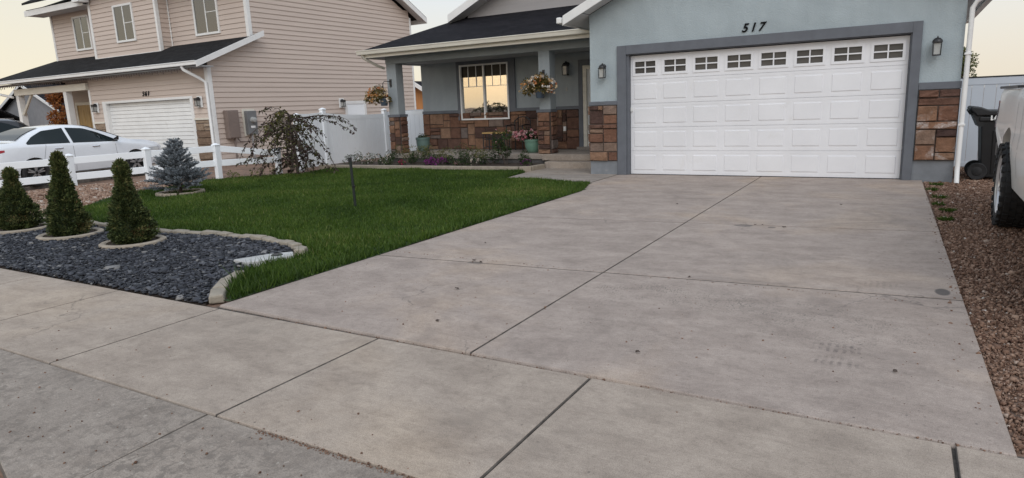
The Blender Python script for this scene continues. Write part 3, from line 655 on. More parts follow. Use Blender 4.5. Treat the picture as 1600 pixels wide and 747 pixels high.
# garage door: five sections of eight panels, the top row glazed
gd = bpy.data.objects.new('garage_door', None); COL.objects.link(gd); gd.parent = house
DX0, DX1, DY = .04, 4.86, .105; W = (DX1-DX0)/8
sh = 2.365/5
for r in range(5):
    z0 = .012+r*sh; z1 = z0+sh-.006; p = MB()
    fr = .038; iz = .050
    if r < 4:
        # frame rails and raised panels as one pressed skin
        p.box(DX0, DX1, DY+.002, DY+.04, z0, z1)
        for c_ in range(8):
            x0 = DX0+c_*W+fr; x1 = DX0+(c_+1)*W-fr; a, e = z0+iz, z1-iz
            q = .018; d = .026
            # sunk groove, then raised field
            for (xa, xb, za, zb) in ((x0, x1, a, e),):
                o_ = [(xa, DY, za), (xb, DY, za), (xb, DY, zb), (xa, DY, zb)]
                g1 = [(xa+q*.5, DY+d, za+q*.5), (xb-q*.5, DY+d, za+q*.5), (xb-q*.5, DY+d, zb-q*.5), (xa+q*.5, DY+d, zb-q*.5)]
                g2 = [(xa+q*1.3, DY+d*.8, za+q*1.3), (xb-q*1.3, DY+d*.8, za+q*1.3), (xb-q*1.3, DY+d*.8, zb-q*1.3), (xa+q*1.3, DY+d*.8, zb-q*1.3)]
                g3 = [(xa+q*2.4, DY-.008, za+q*2.4), (xb-q*2.4, DY-.008, za+q*2.4), (xb-q*2.4, DY-.008, zb-q*2.4), (xa+q*2.4, DY-.008, zb-q*2.4)]
                for A, B in ((o_, g1), (g1, g2), (g2, g3)):
                    for i in range(4):
                        k = (i+1) % 4; p.face([A[i], A[k], B[k], B[i]])
                p.face(g3)
        # front skin between the panels
        xs_ = [DX0]
        for c_ in range(8): xs_ += [DX0+c_*W+fr, DX0+(c_+1)*W-fr]
        xs_.append(DX1)
        p.face([(DX0, DY, z0), (DX1, DY, z0), (DX1, DY, z0+iz), (DX0, DY, z0+iz)]); p.face([(DX0, DY, z1-iz), (DX1, DY, z1-iz), (DX1, DY, z1), (DX0, DY, z1)])
        for i in range(0, len(xs_), 2): p.face([(xs_[i], DY, z0+iz), (xs_[i+1], DY, z0+iz), (xs_[i+1], DY, z1-iz), (xs_[i], DY, z1-iz)])
        p.face([(DX0, DY, z1), (DX1, DY, z1), (DX1, DY+.012, z1+.004), (DX0, DY+.012, z1+.004)])
        for v in p.v[:0]: pass
        p.build('door_section', M['gdoor'], gd)
    else:
        p.box(DX0, DX1, DY+.03, DY+.05, z0, z1, 0)
        for c_ in range(8):
            x0 = DX0+c_*W+.055; x1 = DX0+(c_+1)*W-.055; a, e = z0+.085, z1-.085
            p.box(DX0+c_*W, x0, DY, DY+.03, z0, z1); p.box(x1, DX0+(c_+1)*W, DY, DY+.03, z0, z1)
            p.box(x0, x1, DY, DY+.03, z0, a); p.box(x0, x1, DY, DY+.03, e, z1)
        p.build('door_section', M['gdoor'], gd)
        for c_ in range(8):
            x0 = DX0+c_*W+.055; x1 = DX0+(c_+1)*W-.055; a, e = z0+.085, z1-.085
            q = MB(); k = .035
            q.box(x0-.01, x0+k, DY-.012, DY+.024, a-.012, e+.012, 0); q.box(x1-k, x1+.01, DY-.012, DY+.024, a-.012, e+.012, 0)
            q.box(x0+k, x1-k, DY-.012, DY+.024, a-.012, a+k, 0); q.box(x0+k, x1-k, DY-.012, DY+.024, e-k, e+.012, 0)
            mx_, mz = (x0+x1)/2, (a+e)/2
            q.box(mx_-.011, mx_+.011, DY-.004, DY+.022, a+k, e-k, 0); q.box(x0+k, mx_-.011, DY-.002, DY+.020, mz-.011, mz+.011, 0); q.box(mx_+.011, x1-k, DY-.002, DY+.020, mz-.011, mz+.011, 0)
            q.face([(x0+.01, DY+.026, a), (x1-.01, DY+.026, a), (x1-.01, DY+.026, e), (x0+.01, DY+.026, e)], 1)
            q.build('door_window', [M['gdoor'], M['gwin']], gd)
s = MB(); s.box(DX0, DX1, DY-.005, DY+.045, -.004, .012); s.build('bottom_seal', M['black'], gd)
h = MB(); h.box(.045, .085, DY-.03, DY, 1.28, 1.36); h.build('latch', M['white'], gd)
# stone veneer, laid as an irregular ashlar of single stones
def ashlar(mb, org, u, n, Wd, H, cw, ch, wmax, hmax, seed, dep=(.028, .068), gap=.009, mi=0):
    rr = random.Random(seed); org = Vector(org); u = Vector(u); n = Vector(n); up = Vector((0, 0, 1))
    nx, ny = max(1, round(Wd/cw)), max(1, round(H/ch)); cw = Wd/nx; ch = H/ny; used = [[0]*nx for _ in range(ny)]
    mb.hexa([org-n*.0+u*0, org+u*Wd, org+u*Wd+n*.014, org+n*.014, org+up*H, org+u*Wd+up*H, org+u*Wd+n*.014+up*H, org+n*.014+up*H], 1, .5)
    for j in range(ny):
        for i in range(nx):
            if used[j][i]: continue
            w_ = rr.randint(2 if nx > 3 else 1, wmax); h_ = rr.randint(1, hmax)
            k = 0
            while k < w_ and i+k < nx and not used[j][i+k]: k += 1
            w_ = k
            if i+w_ == nx-1 and not used[j][nx-1] : w_ += 1
            h_ = min(h_, ny-j)
            for a in range(h_):
                if any(used[j+a][i+b] for b in range(w_)): h_ = a; break
            for a in range(h_):
                for b in range(w_): used[j+a][i+b] = 1
            x0, x1, z0, z1 = i*cw+gap, (i+w_)*cw-gap, j*ch+gap, (j+h_)*ch-gap
            d = rr.uniform(*dep); e = .010; J = lambda: rr.uniform(-.006, .006); tt = rr.random()
            B = [org+u*x+up*z+n*.012 for x, z in ((x0, z0), (x1, z0), (x1, z1), (x0, z1))]
            Mi = [org+u*(x+J()*.5)+up*(z+J()*.5)+n*(d-.012) for x, z in ((x0, z0), (x1, z0), (x1, z1), (x0, z1))]
            # broken face: 3x3 points with random relief
            nxs = [x0+e, (x0+x1)/2+J()*4, x1-e]; nzs = [z0+e, (z0+z1)/2+J()*3, z1-e]
            Fp = [[org+u*(x+J()*.6)+up*(z+J()*.6)+n*(d+rr.uniform(-.012, .010)) for x in nxs] for z in nzs]
            for q in range(4):
                k2 = (q+1) % 4; mb.face([B[q], B[k2], Mi[k2], Mi[q]], 0, tt)
            edge = [Fp[0], [r_[2] for r_ in Fp], Fp[2][::-1], [r_[0] for r_ in Fp][::-1]]
            for q in range(4):
                k2 = (q+1) % 4; E_ = edge[q]
                mb.face([Mi[q], Mi[k2], E_[2], E_[1], E_[0]], 0, tt)
            for a in range(2):
                for b in range(2):
                    mb.face([Fp[a][b], Fp[a][b+1], Fp[a+1][b+1], Fp[a+1][b]], 0, tt)
v = MB(); ashlar(v, (GX0-.015, -.014, .285), (1, 0, 0), (0, -1, 0), .605, 1.135, .10, .095, 4, 3, 5)
ashlar(v, (GX0-.015, 1.4, .285), (0, -1, 0), (-1, 0, 0), 1.40, 1.135, .10, .095, 4, 3, 6)
v.build('stone_veneer', [M['stone'], M['mortar']], house)
v = MB(); ashlar(v, (5.04, -.014, .335), (1, 0, 0), (0, -1, 0), .575, 1.145, .145, .127, 4, 2, 21)
v.build('stone_veneer', [M['stone_chalk'], M['mortar']], house)
# garage roof
r = MB()
for sgn in (0, 1):
    xe = -1.22 if sgn == 0 else 6.02
    a = [(xe, -.36, 3.20), (2.4, -.36, roofz(2.4)), (2.4, 8.4, roofz(2.4)), (xe, 8.4, 3.20)]
    r.hexa([Vector(p)+Vector((0, 0, -.03)) for p in a]+[Vector(p)+Vector((0, 0, .03)) for p in a])
r.build('garage_roof', M['roof'], house)
fa = MB()
for xe in (-1.22, 6.02):
    for (y0, y1) in ((-.385, -.35),):
        P = [(xe, y0, 3.20-.16), (2.4, y0, roofz(2.4)-.16), (2.4, y1, roofz(2.4)-.16), (xe, y1, 3.20-.16)]
        fa.hexa([Vector(p) for p in P]+[Vector(p)+Vector((0, 0, .185)) for p in P])
fa.box(-1.25, -1.215, -.35, 8.4, 3.04, 3.20); fa.box(6.015, 6.05, -.35, 8.4, 3.04, 3.20)
fa.split('rake_fascia', M['white'], house, bevel=.006)
so = MB()
for xe, xw in ((-1.20, GX0), (6.0, GX1)):
    so.face([(xe, -.345, 3.06), (xw, -.345, roofz(xw)-.16), (xw, 8.3, roofz(xw)-.16), (xe, 8.3, 3.06)])
P = [(-.8, -.345, roofz(-.8)-.15), (2.4, -.345, roofz(2.4)-.15), (2.4, .0, roofz(2.4)-.15), (-.8, .0, roofz(-.8)-.15)]; so.face(P)
P = [(5.6, -.345, roofz(5.6)-.15), (2.4, -.345, roofz(2.4)-.15), (2.4, .0, roofz(2.4)-.15), (5.6, .0, roofz(5.6)-.15)]; so.face(P)
so.build('soffit', M['soffit_w'], house)
gu = MB(); gu.box(-1.36, -1.252, -.40, 8.0, 3.08, 3.20); gu.build('garage_gutter', M['white'], house, bevel=.02)
gu = MB(); gu.box(6.052, 6.16, -.40, 8.0, 3.08, 3.20); gu.build('garage_gutter', M['white'], house, bevel=.02)
# downspout at the right corner
ds = MB(); ds.tube([(6.10, -.2, 3.08), (6.08, -.2, 3.0), (5.72, -.10, 2.80), (5.665, -.085, 2.70), (5.662, -.085, .30), (5.66, -.11, .18), (5.66, -.22, -.02)], .036, 10)
ds.build('downspout', M['white'], house, smooth=True)
for z in (2.0, .9):
    st = MB(); st.box(5.615, 5.71, -.13, -.03, z, z+.03); st.build('strap', M['white'], house)
# house number
text('house_number', '5 1 7', .21, (2.20, -.012, 2.64), M['matte'], house)

# porch -------------------------------------------------------------
PX0, PX1, PY, WY = -7.55, -.82, 1.5, 3.0
dk = MB(); dk.box(PX0-.03, -2.72, PY-.06, WY, .17, .30); dk.box(-2.70, PX1, PY-.14, WY, .15, .30); dk.box(PX0, PX1, PY+.0, WY, -.05, .15); dk.build('porch_deck', M['step'], house, bevel=.012)
st = MB(); st.box(-2.46, PX1, 1.02, PY-.142, -.02, .152); st.build('porch_step', M['step'], house, bevel=.012)
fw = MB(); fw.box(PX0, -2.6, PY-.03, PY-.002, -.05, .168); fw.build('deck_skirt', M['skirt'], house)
# back wall
WX0, WX1, WZ0, WZ1 = -6.10, -4.50, 1.13, 2.66
bw = MB()
for (x0, x1, z0, z1) in ((-7.5, WX0, .3, 2.78), (WX0, WX1, .3, WZ0), (WX0, WX1, WZ1, 2.78), (WX1, -2.3, .3, 2.78), (-1.35, -.8, .3, 2.78), (-2.3, -1.35, 2.42, 2.78)):
    bw.box(x0, x1, WY, WY+.14, z0, z1)
bw.box(-7.5, -7.36, WY+.14, 11, .0, 3.0); bw.box(-7.5, -.8, 10.86, 11, 0, 3.0)
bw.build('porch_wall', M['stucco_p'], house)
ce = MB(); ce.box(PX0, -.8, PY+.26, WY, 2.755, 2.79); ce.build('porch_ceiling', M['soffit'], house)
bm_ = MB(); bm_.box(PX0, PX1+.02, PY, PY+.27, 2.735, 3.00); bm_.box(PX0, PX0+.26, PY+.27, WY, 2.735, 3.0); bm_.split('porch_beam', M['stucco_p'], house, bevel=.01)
v = MB(); ashlar(v, (-7.5, WY-.002, .305), (1, 0, 0), (0, -1, 0), 5.08, 1.03, .12, .103, 4, 3, 33)
v.build('stone_veneer', [M['stone'], M['mortar']], house)
tb = MB(); tb.box(-7.5, WX0-.115, WY-.055, WY-.002, 1.337, 1.42); tb.box(WX1+.115, -2.42, WY-.055, WY-.002, 1.337, 1.42); tb.split('band_trim', M['trim'], house, bevel=.005)
wt = MB(); wt.box(WX0-.115, WX0-.002, WY-.05, WY-.003, WZ0-.0, WZ1+.11); wt.box(WX1+.002, WX1+.20, WY-.05, WY-.003, WZ0+.2, WZ1+.11); wt.box(WX0-.002, WX1+.002, WY-.05, WY-.003, WZ1+.0, WZ1+.11)
wt.build('window_surround', M['trim'], house, bevel=.005)
win = MB(); k = .045
win.box(WX0, WX0+k, WY-.07, WY+.05, WZ0, WZ1); win.box(WX1-k, WX1, WY-.07, WY+.05, WZ0, WZ1); win.box(WX0+k, WX1-k, WY-.07, WY+.05, WZ0, WZ0+k); win.box(WX0+k, WX1-k, WY-.07, WY+.05, WZ1-k, WZ1)
mxw = (WX0+WX1)/2; win.box(mxw-.025, mxw+.025, WY-.06, WY+.04, WZ0+k, WZ1-k)
for q in (1, 2, 4, 5):
    xq = WX0+(WX1-WX0)*q/6; win.box(xq-.011, xq+.011, WY-.016, WY+.02, WZ1-.60, WZ1-k)
win.box(WX0+k, mxw-.025, WY-.015, WY+.019, WZ1-.615, WZ1-.60); win.box(mxw+.025, WX1-k, WY-.015, WY+.019, WZ1-.615, WZ1-.60)
wo = win.build('front_window', M['white'], house, bevel=.005)
for xa, xb, yy, gl_ in ((WX0+k, mxw-.026, WY, 'glass_dim'), (mxw+.026, WX1-k, WY-.01, 'glass')):
    pn = MB(); pn.box(xa, xb, yy, yy+.002, WZ0+k, WZ1-.345); pn.build('pane', M[gl_], wo)
    pn = MB(); pn.box(xa, xb, yy, yy+.002, WZ1-.343, WZ1-k); pn.build('pane', M['pane_dark_reflection'], wo)
bl = MB()
for q in range(27):
    z = WZ0+.06+q*.043; bl.hexa([(WX0+.05, WY+.07, z), (WX1-.05, WY+.07, z), (WX1-.05, WY+.085, z+.036), (WX0+.05, WY+.085, z+.036), (WX0+.05, WY+.072, z+.001), (WX1-.05, WY+.072, z+.001), (WX1-.05, WY+.087, z+.037), (WX0+.05, WY+.087, z+.037)])
bl.build('blind', M['blind'], wo)
dr = MB(); dr.box(WX0-.05, WX1+.05, WY+.16, WY+.18, WZ0-.05, WZ1+.05); dr.build('room_wall', M['dark'], wo)
# front door, mostly behind the garage corner
fd = MB(); fd.box(-2.30, -2.20, WY-.05, WY+.1, .32, 2.42); fd.box(-1.45, -1.35, WY-.05, WY+.1, .32, 2.42); fd.box(-2.20, -1.45, WY-.05, WY+.1, 2.33, 2.42); do = fd.build('door_frame', M['cream'], house, bevel=.006)
dp = MB(); dp.box(-2.20, -1.45, WY+.02, WY+.06, .32, 2.33); dp.build('front_door', M['white'], do)
dh = MB(); dh.lathe([(0, 0), (.03, 0), (.03, .02), (.012, .03), (.03, .06), (.02, .08), (0, .08)], (-2.13, WY-.06, 1.25), 14, 'y'); dh.build('door_knob', M['black'], do)
dt = MB(); dt.box(-2.42, -2.302, WY-.06, WY-.003, .30, 2.56); dt.box(-2.302, -1.3, WY-.06, WY-.003, 2.422, 2.56); dt.build('door_surround', M['trim'], house, bevel=.005)
th = MB(); th.box(-2.42, -1.3, WY-.22, WY+.0, .302, .37); th.build('threshold', M['step'], house)
sw = MB(); sw.box(-2.86, -2.79, WY-.082, WY-.04, .78, .90); sw.build('outlet_cover', M['white'], house, bevel=.006)
sw = MB(); sw.box(-2.80, -2.75, WY-.012, WY-.001, 1.80, 1.90); sw.build('doorbell', M['lampglass'], house, bevel=.006)
# posts
def post(x0, x1, sx0, sx1, nm='porch_post', seed=1):
    p = MB(); y0, y1 = PY, PY+.30
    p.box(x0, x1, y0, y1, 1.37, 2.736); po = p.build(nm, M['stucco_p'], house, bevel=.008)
    q = MB(); ya, yb = PY-.03, PY+.36
    q.box(sx0+.05, sx1-.05, ya+.05, yb-.05, .3, 1.36, 1)
    H = 1.0; 
    ashlar(q, (sx0+.05, ya+.05, .302), (1, 0, 0), (0, -1, 0), sx1-sx0-.1, H, .09, .11, 4, 2, seed, (.04, .06))
    ashlar(q, (sx1-.05, ya+.05, .302), (0, 1, 0), (1, 0, 0), yb-ya-.1, H, .09, .11, 4, 2, seed+1, (.04, .06))
    ashlar(q, (sx0+.05, yb-.05, .302), (0, -1, 0), (-1, 0, 0), yb-ya-.1, H, .09, .11, 4, 2, seed+2, (.04, .06))
    q.build('stone_base', [M['stone'], M['mortar']], po)
    t = MB(); t.box(sx0+.015, sx1-.015, ya+.015, yb-.015, 1.302, 1.372); t.build('band', M['trim'], po, bevel=.005)
post(-7.53, -7.20, -7.60, -7.14, seed=51); post(-2.80, -2.50, -2.90, -2.48, seed=61)
# hip roof over porch and house, front gable above it
EZ, S_ = 3.10, .42
hx = lambda z: PX0-.45+(z-EZ)/S_
r = MB()
zt = EZ+S_*(WY-1.05)
r.face([(-8.0, 1.05, EZ), (-.86, 1.05, EZ), (-.86, WY+.02, zt), (-8.0+(WY+.02-1.05), WY+.02, zt)])
r.face([(-8.0, 1.05, EZ), (-6.03, WY+.02, zt), (-6.03, 9.5, zt), (-8.0, 11.4, EZ)])
r.face([(-8.0, 1.05, EZ-.05), (-8.0, 11.4, EZ-.05), (-8.0, 11.4, EZ), (-8.0, 1.05, EZ)]); r.face([(-8.0, 1.05, EZ-.05), (-8, 1.05, EZ), (-.86, 1.05, EZ), (-.86, 1.05, EZ-.05)])
r.build('porch_roof', M['roof'], house)
gu = MB(); gu.prism([(-8.06, .93, 3.09), (-8.06, .95, 2.99), (-8.06, 1.05, 2.97), (-8.06, 1.05, 3.09)][::-1], (7.12, 0, 0)); gu.box(-8.06, -.94, .922, .94, 3.075, 3.10)
gu.build('porch_gutter', M['cream'], house, bevel=.006)
fb = MB(); fb.box(-8.0, -.86, 1.052, 1.08, 2.90, 3.05); fb.box(-8.03, -8.0, 1.08, 11.3, 2.90, 3.05); fb.build('porch_fascia', M['cream'], house, bevel=.004)
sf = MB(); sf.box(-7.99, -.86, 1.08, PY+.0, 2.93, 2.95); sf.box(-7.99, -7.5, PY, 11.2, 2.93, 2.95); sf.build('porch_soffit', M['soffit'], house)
gu = MB(); gu.tube([(-7.9, 1.0, 2.98), (-7.9, 1.05, 2.90), (-7.72, 1.38, 2.70), (-7.68, 1.6, 2.64)], .036, 8); gu.build('downspout', M['cream'], house, smooth=True)
gz = lambda x: 3.97+.46*((x+6.1) if x < -2.9 else (.3-x))
gw = MB(); gw.prism([(-5.75, WY, 3.7), (-.4, WY, 3.7), (-.4, WY, gz(-.4)-.1), (-2.9, WY, gz(-2.9)-.1), (-5.75, WY, gz(-5.75)-.1)], (0, .12, 0)); 
for i in range(9): 
    z = 3.95+i*.15; 
gw.build('gable_wall', M['siding_g'], house)
gr = MB()
for xe in (-6.12, .32):
    a = [(xe, 2.58, gz(xe)), (-2.9, 2.58, gz(-2.9)), (-2.9, 11.2, gz(-2.9)), (xe, 11.2, gz(xe))]
    gr.hexa([Vector(p)+Vector((0, 0, -.02)) for p in a]+[Vector(p)+Vector((0, 0, .04)) for p in a])
gr.build('gable_roof', M['roof'], house)
gf = MB()
for xe in (-6.12, .32):
    P = [(xe, 2.555, gz(xe)-.17), (-2.9, 2.555, gz(-2.9)-.17), (-2.9, 2.59, gz(-2.9)-.17), (xe, 2.59, gz(xe)-.17)]
    gf.hexa([Vector(p) for p in P]+[Vector(p)+Vector((0, 0, .20)) for p in P])
gf.box(-6.15, -6.11, 2.60, 9, gz(-6.12)-.17, gz(-6.12)+.03)
P = [(-6.1, 2.6, gz(-6.1)-.16), (-2.9, 2.6, gz(-2.9)-.16), (-2.9, WY, gz(-2.9)-.16), (-6.1, WY, gz(-6.1)-.16)]; gf.face(P)
gf.build('gable_fascia', M['white'], house)

# wall lanterns -----------------------------------------------------
def lantern(name, x, y, z, s, label, group=None):
    t = thing(name, label, 'wall lamp', (x, y, z), group)
    b = MB(); b.lathe([(0, 0), (.055*s, 0), (.055*s, -.02*s), (.03*s, -.03*s), (0, -.03*s)], (x, y, z+.06*s), 16, 'y'); b.tube([(x, y-.02*s, z+.06*s), (x, y-.09*s, z+.13*s), (x, y-.14*s, z+.115*s)], .010*s, 8)
    b.build('bracket', M['black'], t)
    c = MB(); yc = y-.14*s
    c.lathe([(.0, .125*s), (.012*s, .12*s), (.018*s, .10*s), (.045*s, .095*s), (.078*s, .06*s), (.085*s, .03*s), (.085*s, .018*s), (0, .018*s)], (x, yc, z), 18); c.build('cap', M['black'], t, smooth=True)
    fr = MB(); w0, w1, h0 = .068*s, .06*s, -.20*s
    for a, e in ((-1, -1), (1, -1), (1, 1), (-1, 1)): fr.tube([(x+a*w0, yc+e*w0, z+.02*s), (x+a*w1, yc+e*w1, z+h0)], .0075*s, 6)
    fr.box(x-w0, x+w0, yc-w0, yc+w0, z+h0-.02*s, z+h0); fr.box(x-w0-.004, x+w0+.004, yc-w0-.004, yc+w0+.004, z+.005*s, z+.02*s)
    fr.build('cage', M['black'], t)
    gl = MB(); q = .05*s; gl.box(x-q, x+q, yc-q, yc+q, z+h0+.001, z+.004*s); gl.build('glass', M['lampglass'], t)
    return t
lantern('wall_lantern', -.49, -.003, 2.15, .84, 'small black carriage lantern on the stucco left of the garage door, above the stone')
lantern('wall_lantern', 5.24, -.003, 2.20, .86, 'black carriage lantern on the stucco right of the garage door, beside the downspout')
lantern('wall_lantern', -2.73, WY-.003, 2.42, 1.0, 'dark lantern on the shaded porch wall beside the front door')
# ------------------------------------------------------------------ neighbouring house
nb = thing('neighbour_house', 'two storey beige sided house with black shingle skirt roof and white single garage door', 'house', (-18, 2, 0))
def siding(mb, org, u, n, a0, a1, z0, z1, lap=.163, clip=None, off=0.0):
    """clapboard: tilted courses with a little undercut; clip(z)->(a0,a1)"""
    org = Vector(org); u = Vector(u); n = Vector(n); k0 = math.floor(z0/lap); z = k0*lap
    P = lambda a, zz, d: org+u*a+Vector((0, 0, zz))+n*(d+off)
    while z < z1-1e-4:
        za, zb = max(z, z0), min(z+lap, z1)
        if zb-za > .004:
            l0, r0 = (a0, a1) if clip is None else clip(za); l1, r1 = (a0, a1) if clip is None else clip(zb)
            da = .022*(1-(za-z)/lap)+.002; db = .022*(1-(zb-z)/lap)+.002
            if r0-l0 > .01:
                r1 = max(r1, l1)
                mb.face([P(l0, za, da), P(r0, za, da), P(r1, zb, db), P(l1, zb, db)])
                mb.face([P(l0, za, 0), P(r0, za, 0), P(r0, za, da), P(l0, za, da)])
        z += lap
NX, NY, UY = -14.1, .7, 2.45
# side wall (faces our lawn)
def side_clip(z):
    y0 = NY if z < 3.25 else (NY+(z-3.25)/.40 if z < 3.95 else UY)
    y1 = 10.95
    if z > 5.36: y0 = max(y0, 2.0+(z-6.26)/.5); y1 = min(y1, 11.2-(z-5.36)/.5)
    return y0, y1
w = MB(); siding(w, (NX, 0, 0), (0, 1, 0), (1, 0, 0), NY, 10.95, .12, 8.2, clip=side_clip)
siding(w, (0, NY, 0), (1, 0, 0), (0, -1, 0), -15.0, NX, 1.46, 3.16); siding(w, (0, NY, 0), (1, 0, 0), (0, -1, 0), -20.2, -15.0, 2.2, 3.16); siding(w, (0, NY, 0), (1, 0, 0), (0, -1, 0), -21.0, -20.2, 1.46, 3.16)
siding(w, (0, UY, 0), (1, 0, 0), (0, -1, 0), -18.25, NX, 4.02, 6.3)
siding(w, (0, 1.98, 0), (1, 0, 0), (0, -1, 0), -22.5, -18.3, 3.85, 6.6); siding(w, (-18.3, 0, 0), (0, 1, 0), (1, 0, 0), 1.98, UY, 3.85, 6.6)
siding(w, (0, UY, 0), (1, 0, 0), (0, -1, 0), -26.3, -22.5, 4.02, 6.02)
siding(w, (0, 2.4, 0), (1, 0, 0), (0, -1, 0), -26.1, -21.0, .1, 3.1); siding(w, (-21.0, 0, 0), (0, 1, 0), (-1, 0, 0), NY, 2.4, .1, 3.1)
w.build('siding_wall', M['siding'], nb)
bk = MB()
bk.box(-15.02, NX-.003, NY+.004, 10.9, -.1, 3.2); bk.box(-20.2, -15.02, NY+.32, 10.9, -.1, 3.2); bk.box(-20.9, -20.2, NY+.004, 10.9, -.1, 3.2); bk.box(-20.2, -15.02, NY+.004, NY+.32, 2.2, 3.2)
bk.box(-26.0, -20.9, 2.41, 10.9, -.1, 3.2); bk.box(-26.28, NX-.003, UY+.004, 10.9, 3.2, 5.7); bk.box(-22.48, -18.31, 1.99, 3.0, 3.3, 6.6)
bk.box(-22.48, -18.31, 3.0, 10, 5.7, 6.3)
bk.build('backing_wall', M['siding'], nb)
# white corner boards and wall-foot trims
c = MB()
c.box(NX-.13, NX+.035, NY-.04, NY+.10, 0, 3.1); c.box(NX-.10, NX+.035, UY-.04, UY+.10, 4.0, 6.2); c.box(NX-.1, NX+.035, 10.9, 11.0, 0, 5.4)
c.box(-18.37, -18.262, 1.935, 2.06, 3.85, 6.5); c.box(-22.55, -22.42, 1.935, 2.0, 3.85, 6.5); c.box(-26.36, -26.25, 2.40, 2.5, 4.0, 6.02); c.box(-18.30, -18.24, UY-.045, UY-.025, 4.0, 6.3)
c.box(-18.24, NX-.1, UY-.05, UY-.02, 3.99, 4.07); c.box(-22.42, -18.37, 1.93, 1.965, 3.82, 3.91); c.box(-26.25, -22.55, 2.40, 2.43, 3.99, 4.07)
c.box(-21.05, -20.95, NY-.035, NY+.02, 0, 2.66)
c.split('corner_board', M['white'], nb, bevel=.005)
# skirt roof
SX0, SX1 = -28.0, -13.78
k = MB(); e = [(SX0, .22, 3.20), (SX1, .22, 3.20), (SX1, 2.62, 4.17), (-26.4, 2.62, 4.17)]
k.hexa([Vector(p)+Vector((0, 0, -.05)) for p in e]+e)
k.face([(SX0, .22, 3.2), (-26.4, 2.62, 4.17), (-26.4, 6, 4.17), (SX0, 6, 3.2)])
k.build('skirt_roof', M['roof2'], nb)
g_ = MB(); g_.box(SX0, SX1, .08, .20, 3.09, 3.21); g_.box(SX0-.02, SX1, .06, .082, 3.185, 3.215); g_.build('gutter', M['white'], nb, bevel=.012)
fa = MB(); P = [(SX1+.002, .10, 3.02), (SX1+.002, 2.75, 4.09), (SX1+.03, 2.75, 4.09), (SX1+.03, .10, 3.02)]
fa.hexa([Vector(p) for p in P]+[Vector(p)+Vector((0, 0, .18)) for p in P]); fa.build('rake_fascia', M['white'], nb)
so = MB(); so.box(SX0+.1, SX1, .2, NY-.0, 3.04, 3.07); so.face([(NX, .2, 3.07), (SX1, .2, 3.07), (SX1, 2.7, 4.08), (NX, 2.7, 4.08)]); so.build('soffit', M['soffit'], nb)
ic = MB(); ic.tube([(-27.6, .32, 3.035), (-20, .32, 3.03), (-14.2, .32, 3.035)], .008, 4)
for i in range(90):
    x_ = -27.5+i*.148; l_ = rnd.uniform(.04, .13); ic.tube([(x_, .32, 3.03), (x_+.01, .32, 3.03-l_)], [.012, .014], 4)
o_ = ic.build('light_string', M['util'], nb)
# main roof and its rake on the gable end
mr = MB(); RZ = lambda y: (6.30+.5*(y-1.55)) if y < 5.7 else (5.40+.5*(11.65-y)); RY = 5.7; RT = 8.375
for ye in (1.55, 11.65):
    a = [(-26.6, ye, RZ(ye)), (-13.68, ye, RZ(ye)), (-13.68, RY, RT), (-26.6, RY, RT)]
    if ye > 6: a = a[::-1]
    mr.hexa([Vector(p)+Vector((0, 0, -.02)) for p in a]+[Vector(p)+Vector((0, 0, .06)) for p in a])
mr.box(-26.9, -22.45, 1.8, 6, 6.12, 6.14); P = [(-26.9, 1.78, 6.06), (-22.4, 1.78, 6.06), (-22.4, 4.6, 7.3), (-26.0, 4.6, 7.3)]; mr.hexa([Vector(p)+Vector((0, 0, -.03)) for p in P]+P)
mr.build('main_roof', M['roof2'], nb)
rf = MB()
for ye in (1.55, 11.65):
    P = [(-13.70, ye, RZ(ye)-.19), (-13.70, RY, RT-.19), (-13.665, RY, RT-.19), (-13.665, ye, RZ(ye)-.19)]
    rf.hexa([Vector(p) for p in P]+[Vector(p)+Vector((0, 0, .22)) for p in P])
rf.box(-26.6, -13.68, 11.65, 11.68, RZ(11.65)-.2, RZ(11.65)+.04)
rf.box(-26.95, -22.5, 1.74, 1.775, 5.88, 6.10); rf.box(-22.75, -22.3, 1.5, 1.9, 5.98, 6.4)
rf.split('roof_fascia', M['white'], nb, bevel=.004)
so = MB()
for ye, s in ((1.55, 1), (11.65, -1)):
    so.face([(-13.7, ye, RZ(ye)-.1), (-13.7, RY, RT-.1), (NX, RY, RT-.1), (NX, ye, RZ(ye)-.1)])
so.box(-26.9, -22.5, 1.78, 2.45, 5.90, 5.93); so.split('rake_soffit', M['soffit_w'], nb)
# upstairs windows
def nwin(x0, x1, y, z0, z1):
    f = MB(); k = .055; ya, yb = y-.06, y+.0
    f.box(x0-.05, x0+k-.03, ya, yb, z0-.05, z1+.05); f.box(x1-k+.03, x1+.05, ya, yb, z0-.05, z1+.05); f.box(x0+.025, x1-.025, ya, yb, z0-.05, z0+.025); f.box(x0+.025, x1-.025, ya, yb, z1-.025, z1+.05)
    xm = (x0+x1)/2; f.box(xm-.022, xm+.022, ya+.01, yb-.005, z0+.025, z1-.025); f.box(xm+.022, x1-.025, ya+.02, yb-.01, (z0+z1)/2-.012, (z0+z1)/2+.012)
    o = f.build('window', M['white'], nb, bevel=.004)
    p = MB(); p.box(x0+.025, xm-.023, y-.034, y-.032, z0+.026, z1-.026); p.build('pane', M['pane'], o)
    p = MB(); p.box(xm+.023, x1-.026, y-.036, y-.034, z0+.026, z1-.026); p.build('pane', M['pane'], o)
    b = MB(); b.box(xm-.02, x1-.03, y-.027, y-.025, z0+.03, z1-.03); b.build('blind', M['curtain'], o)
    d = MB(); d.box(x0+.03, xm-.025, y-.027, y-.025, z0+.03, z1-.03); d.build('screen', M['screen'], o)
nwin(-24.62, -23.52, UY, 4.42, 5.66); nwin(-20.85, -19.72, 1.98, 4.42, 5.66); nwin(-16.80, -15.58, UY, 4.36, 5.75)
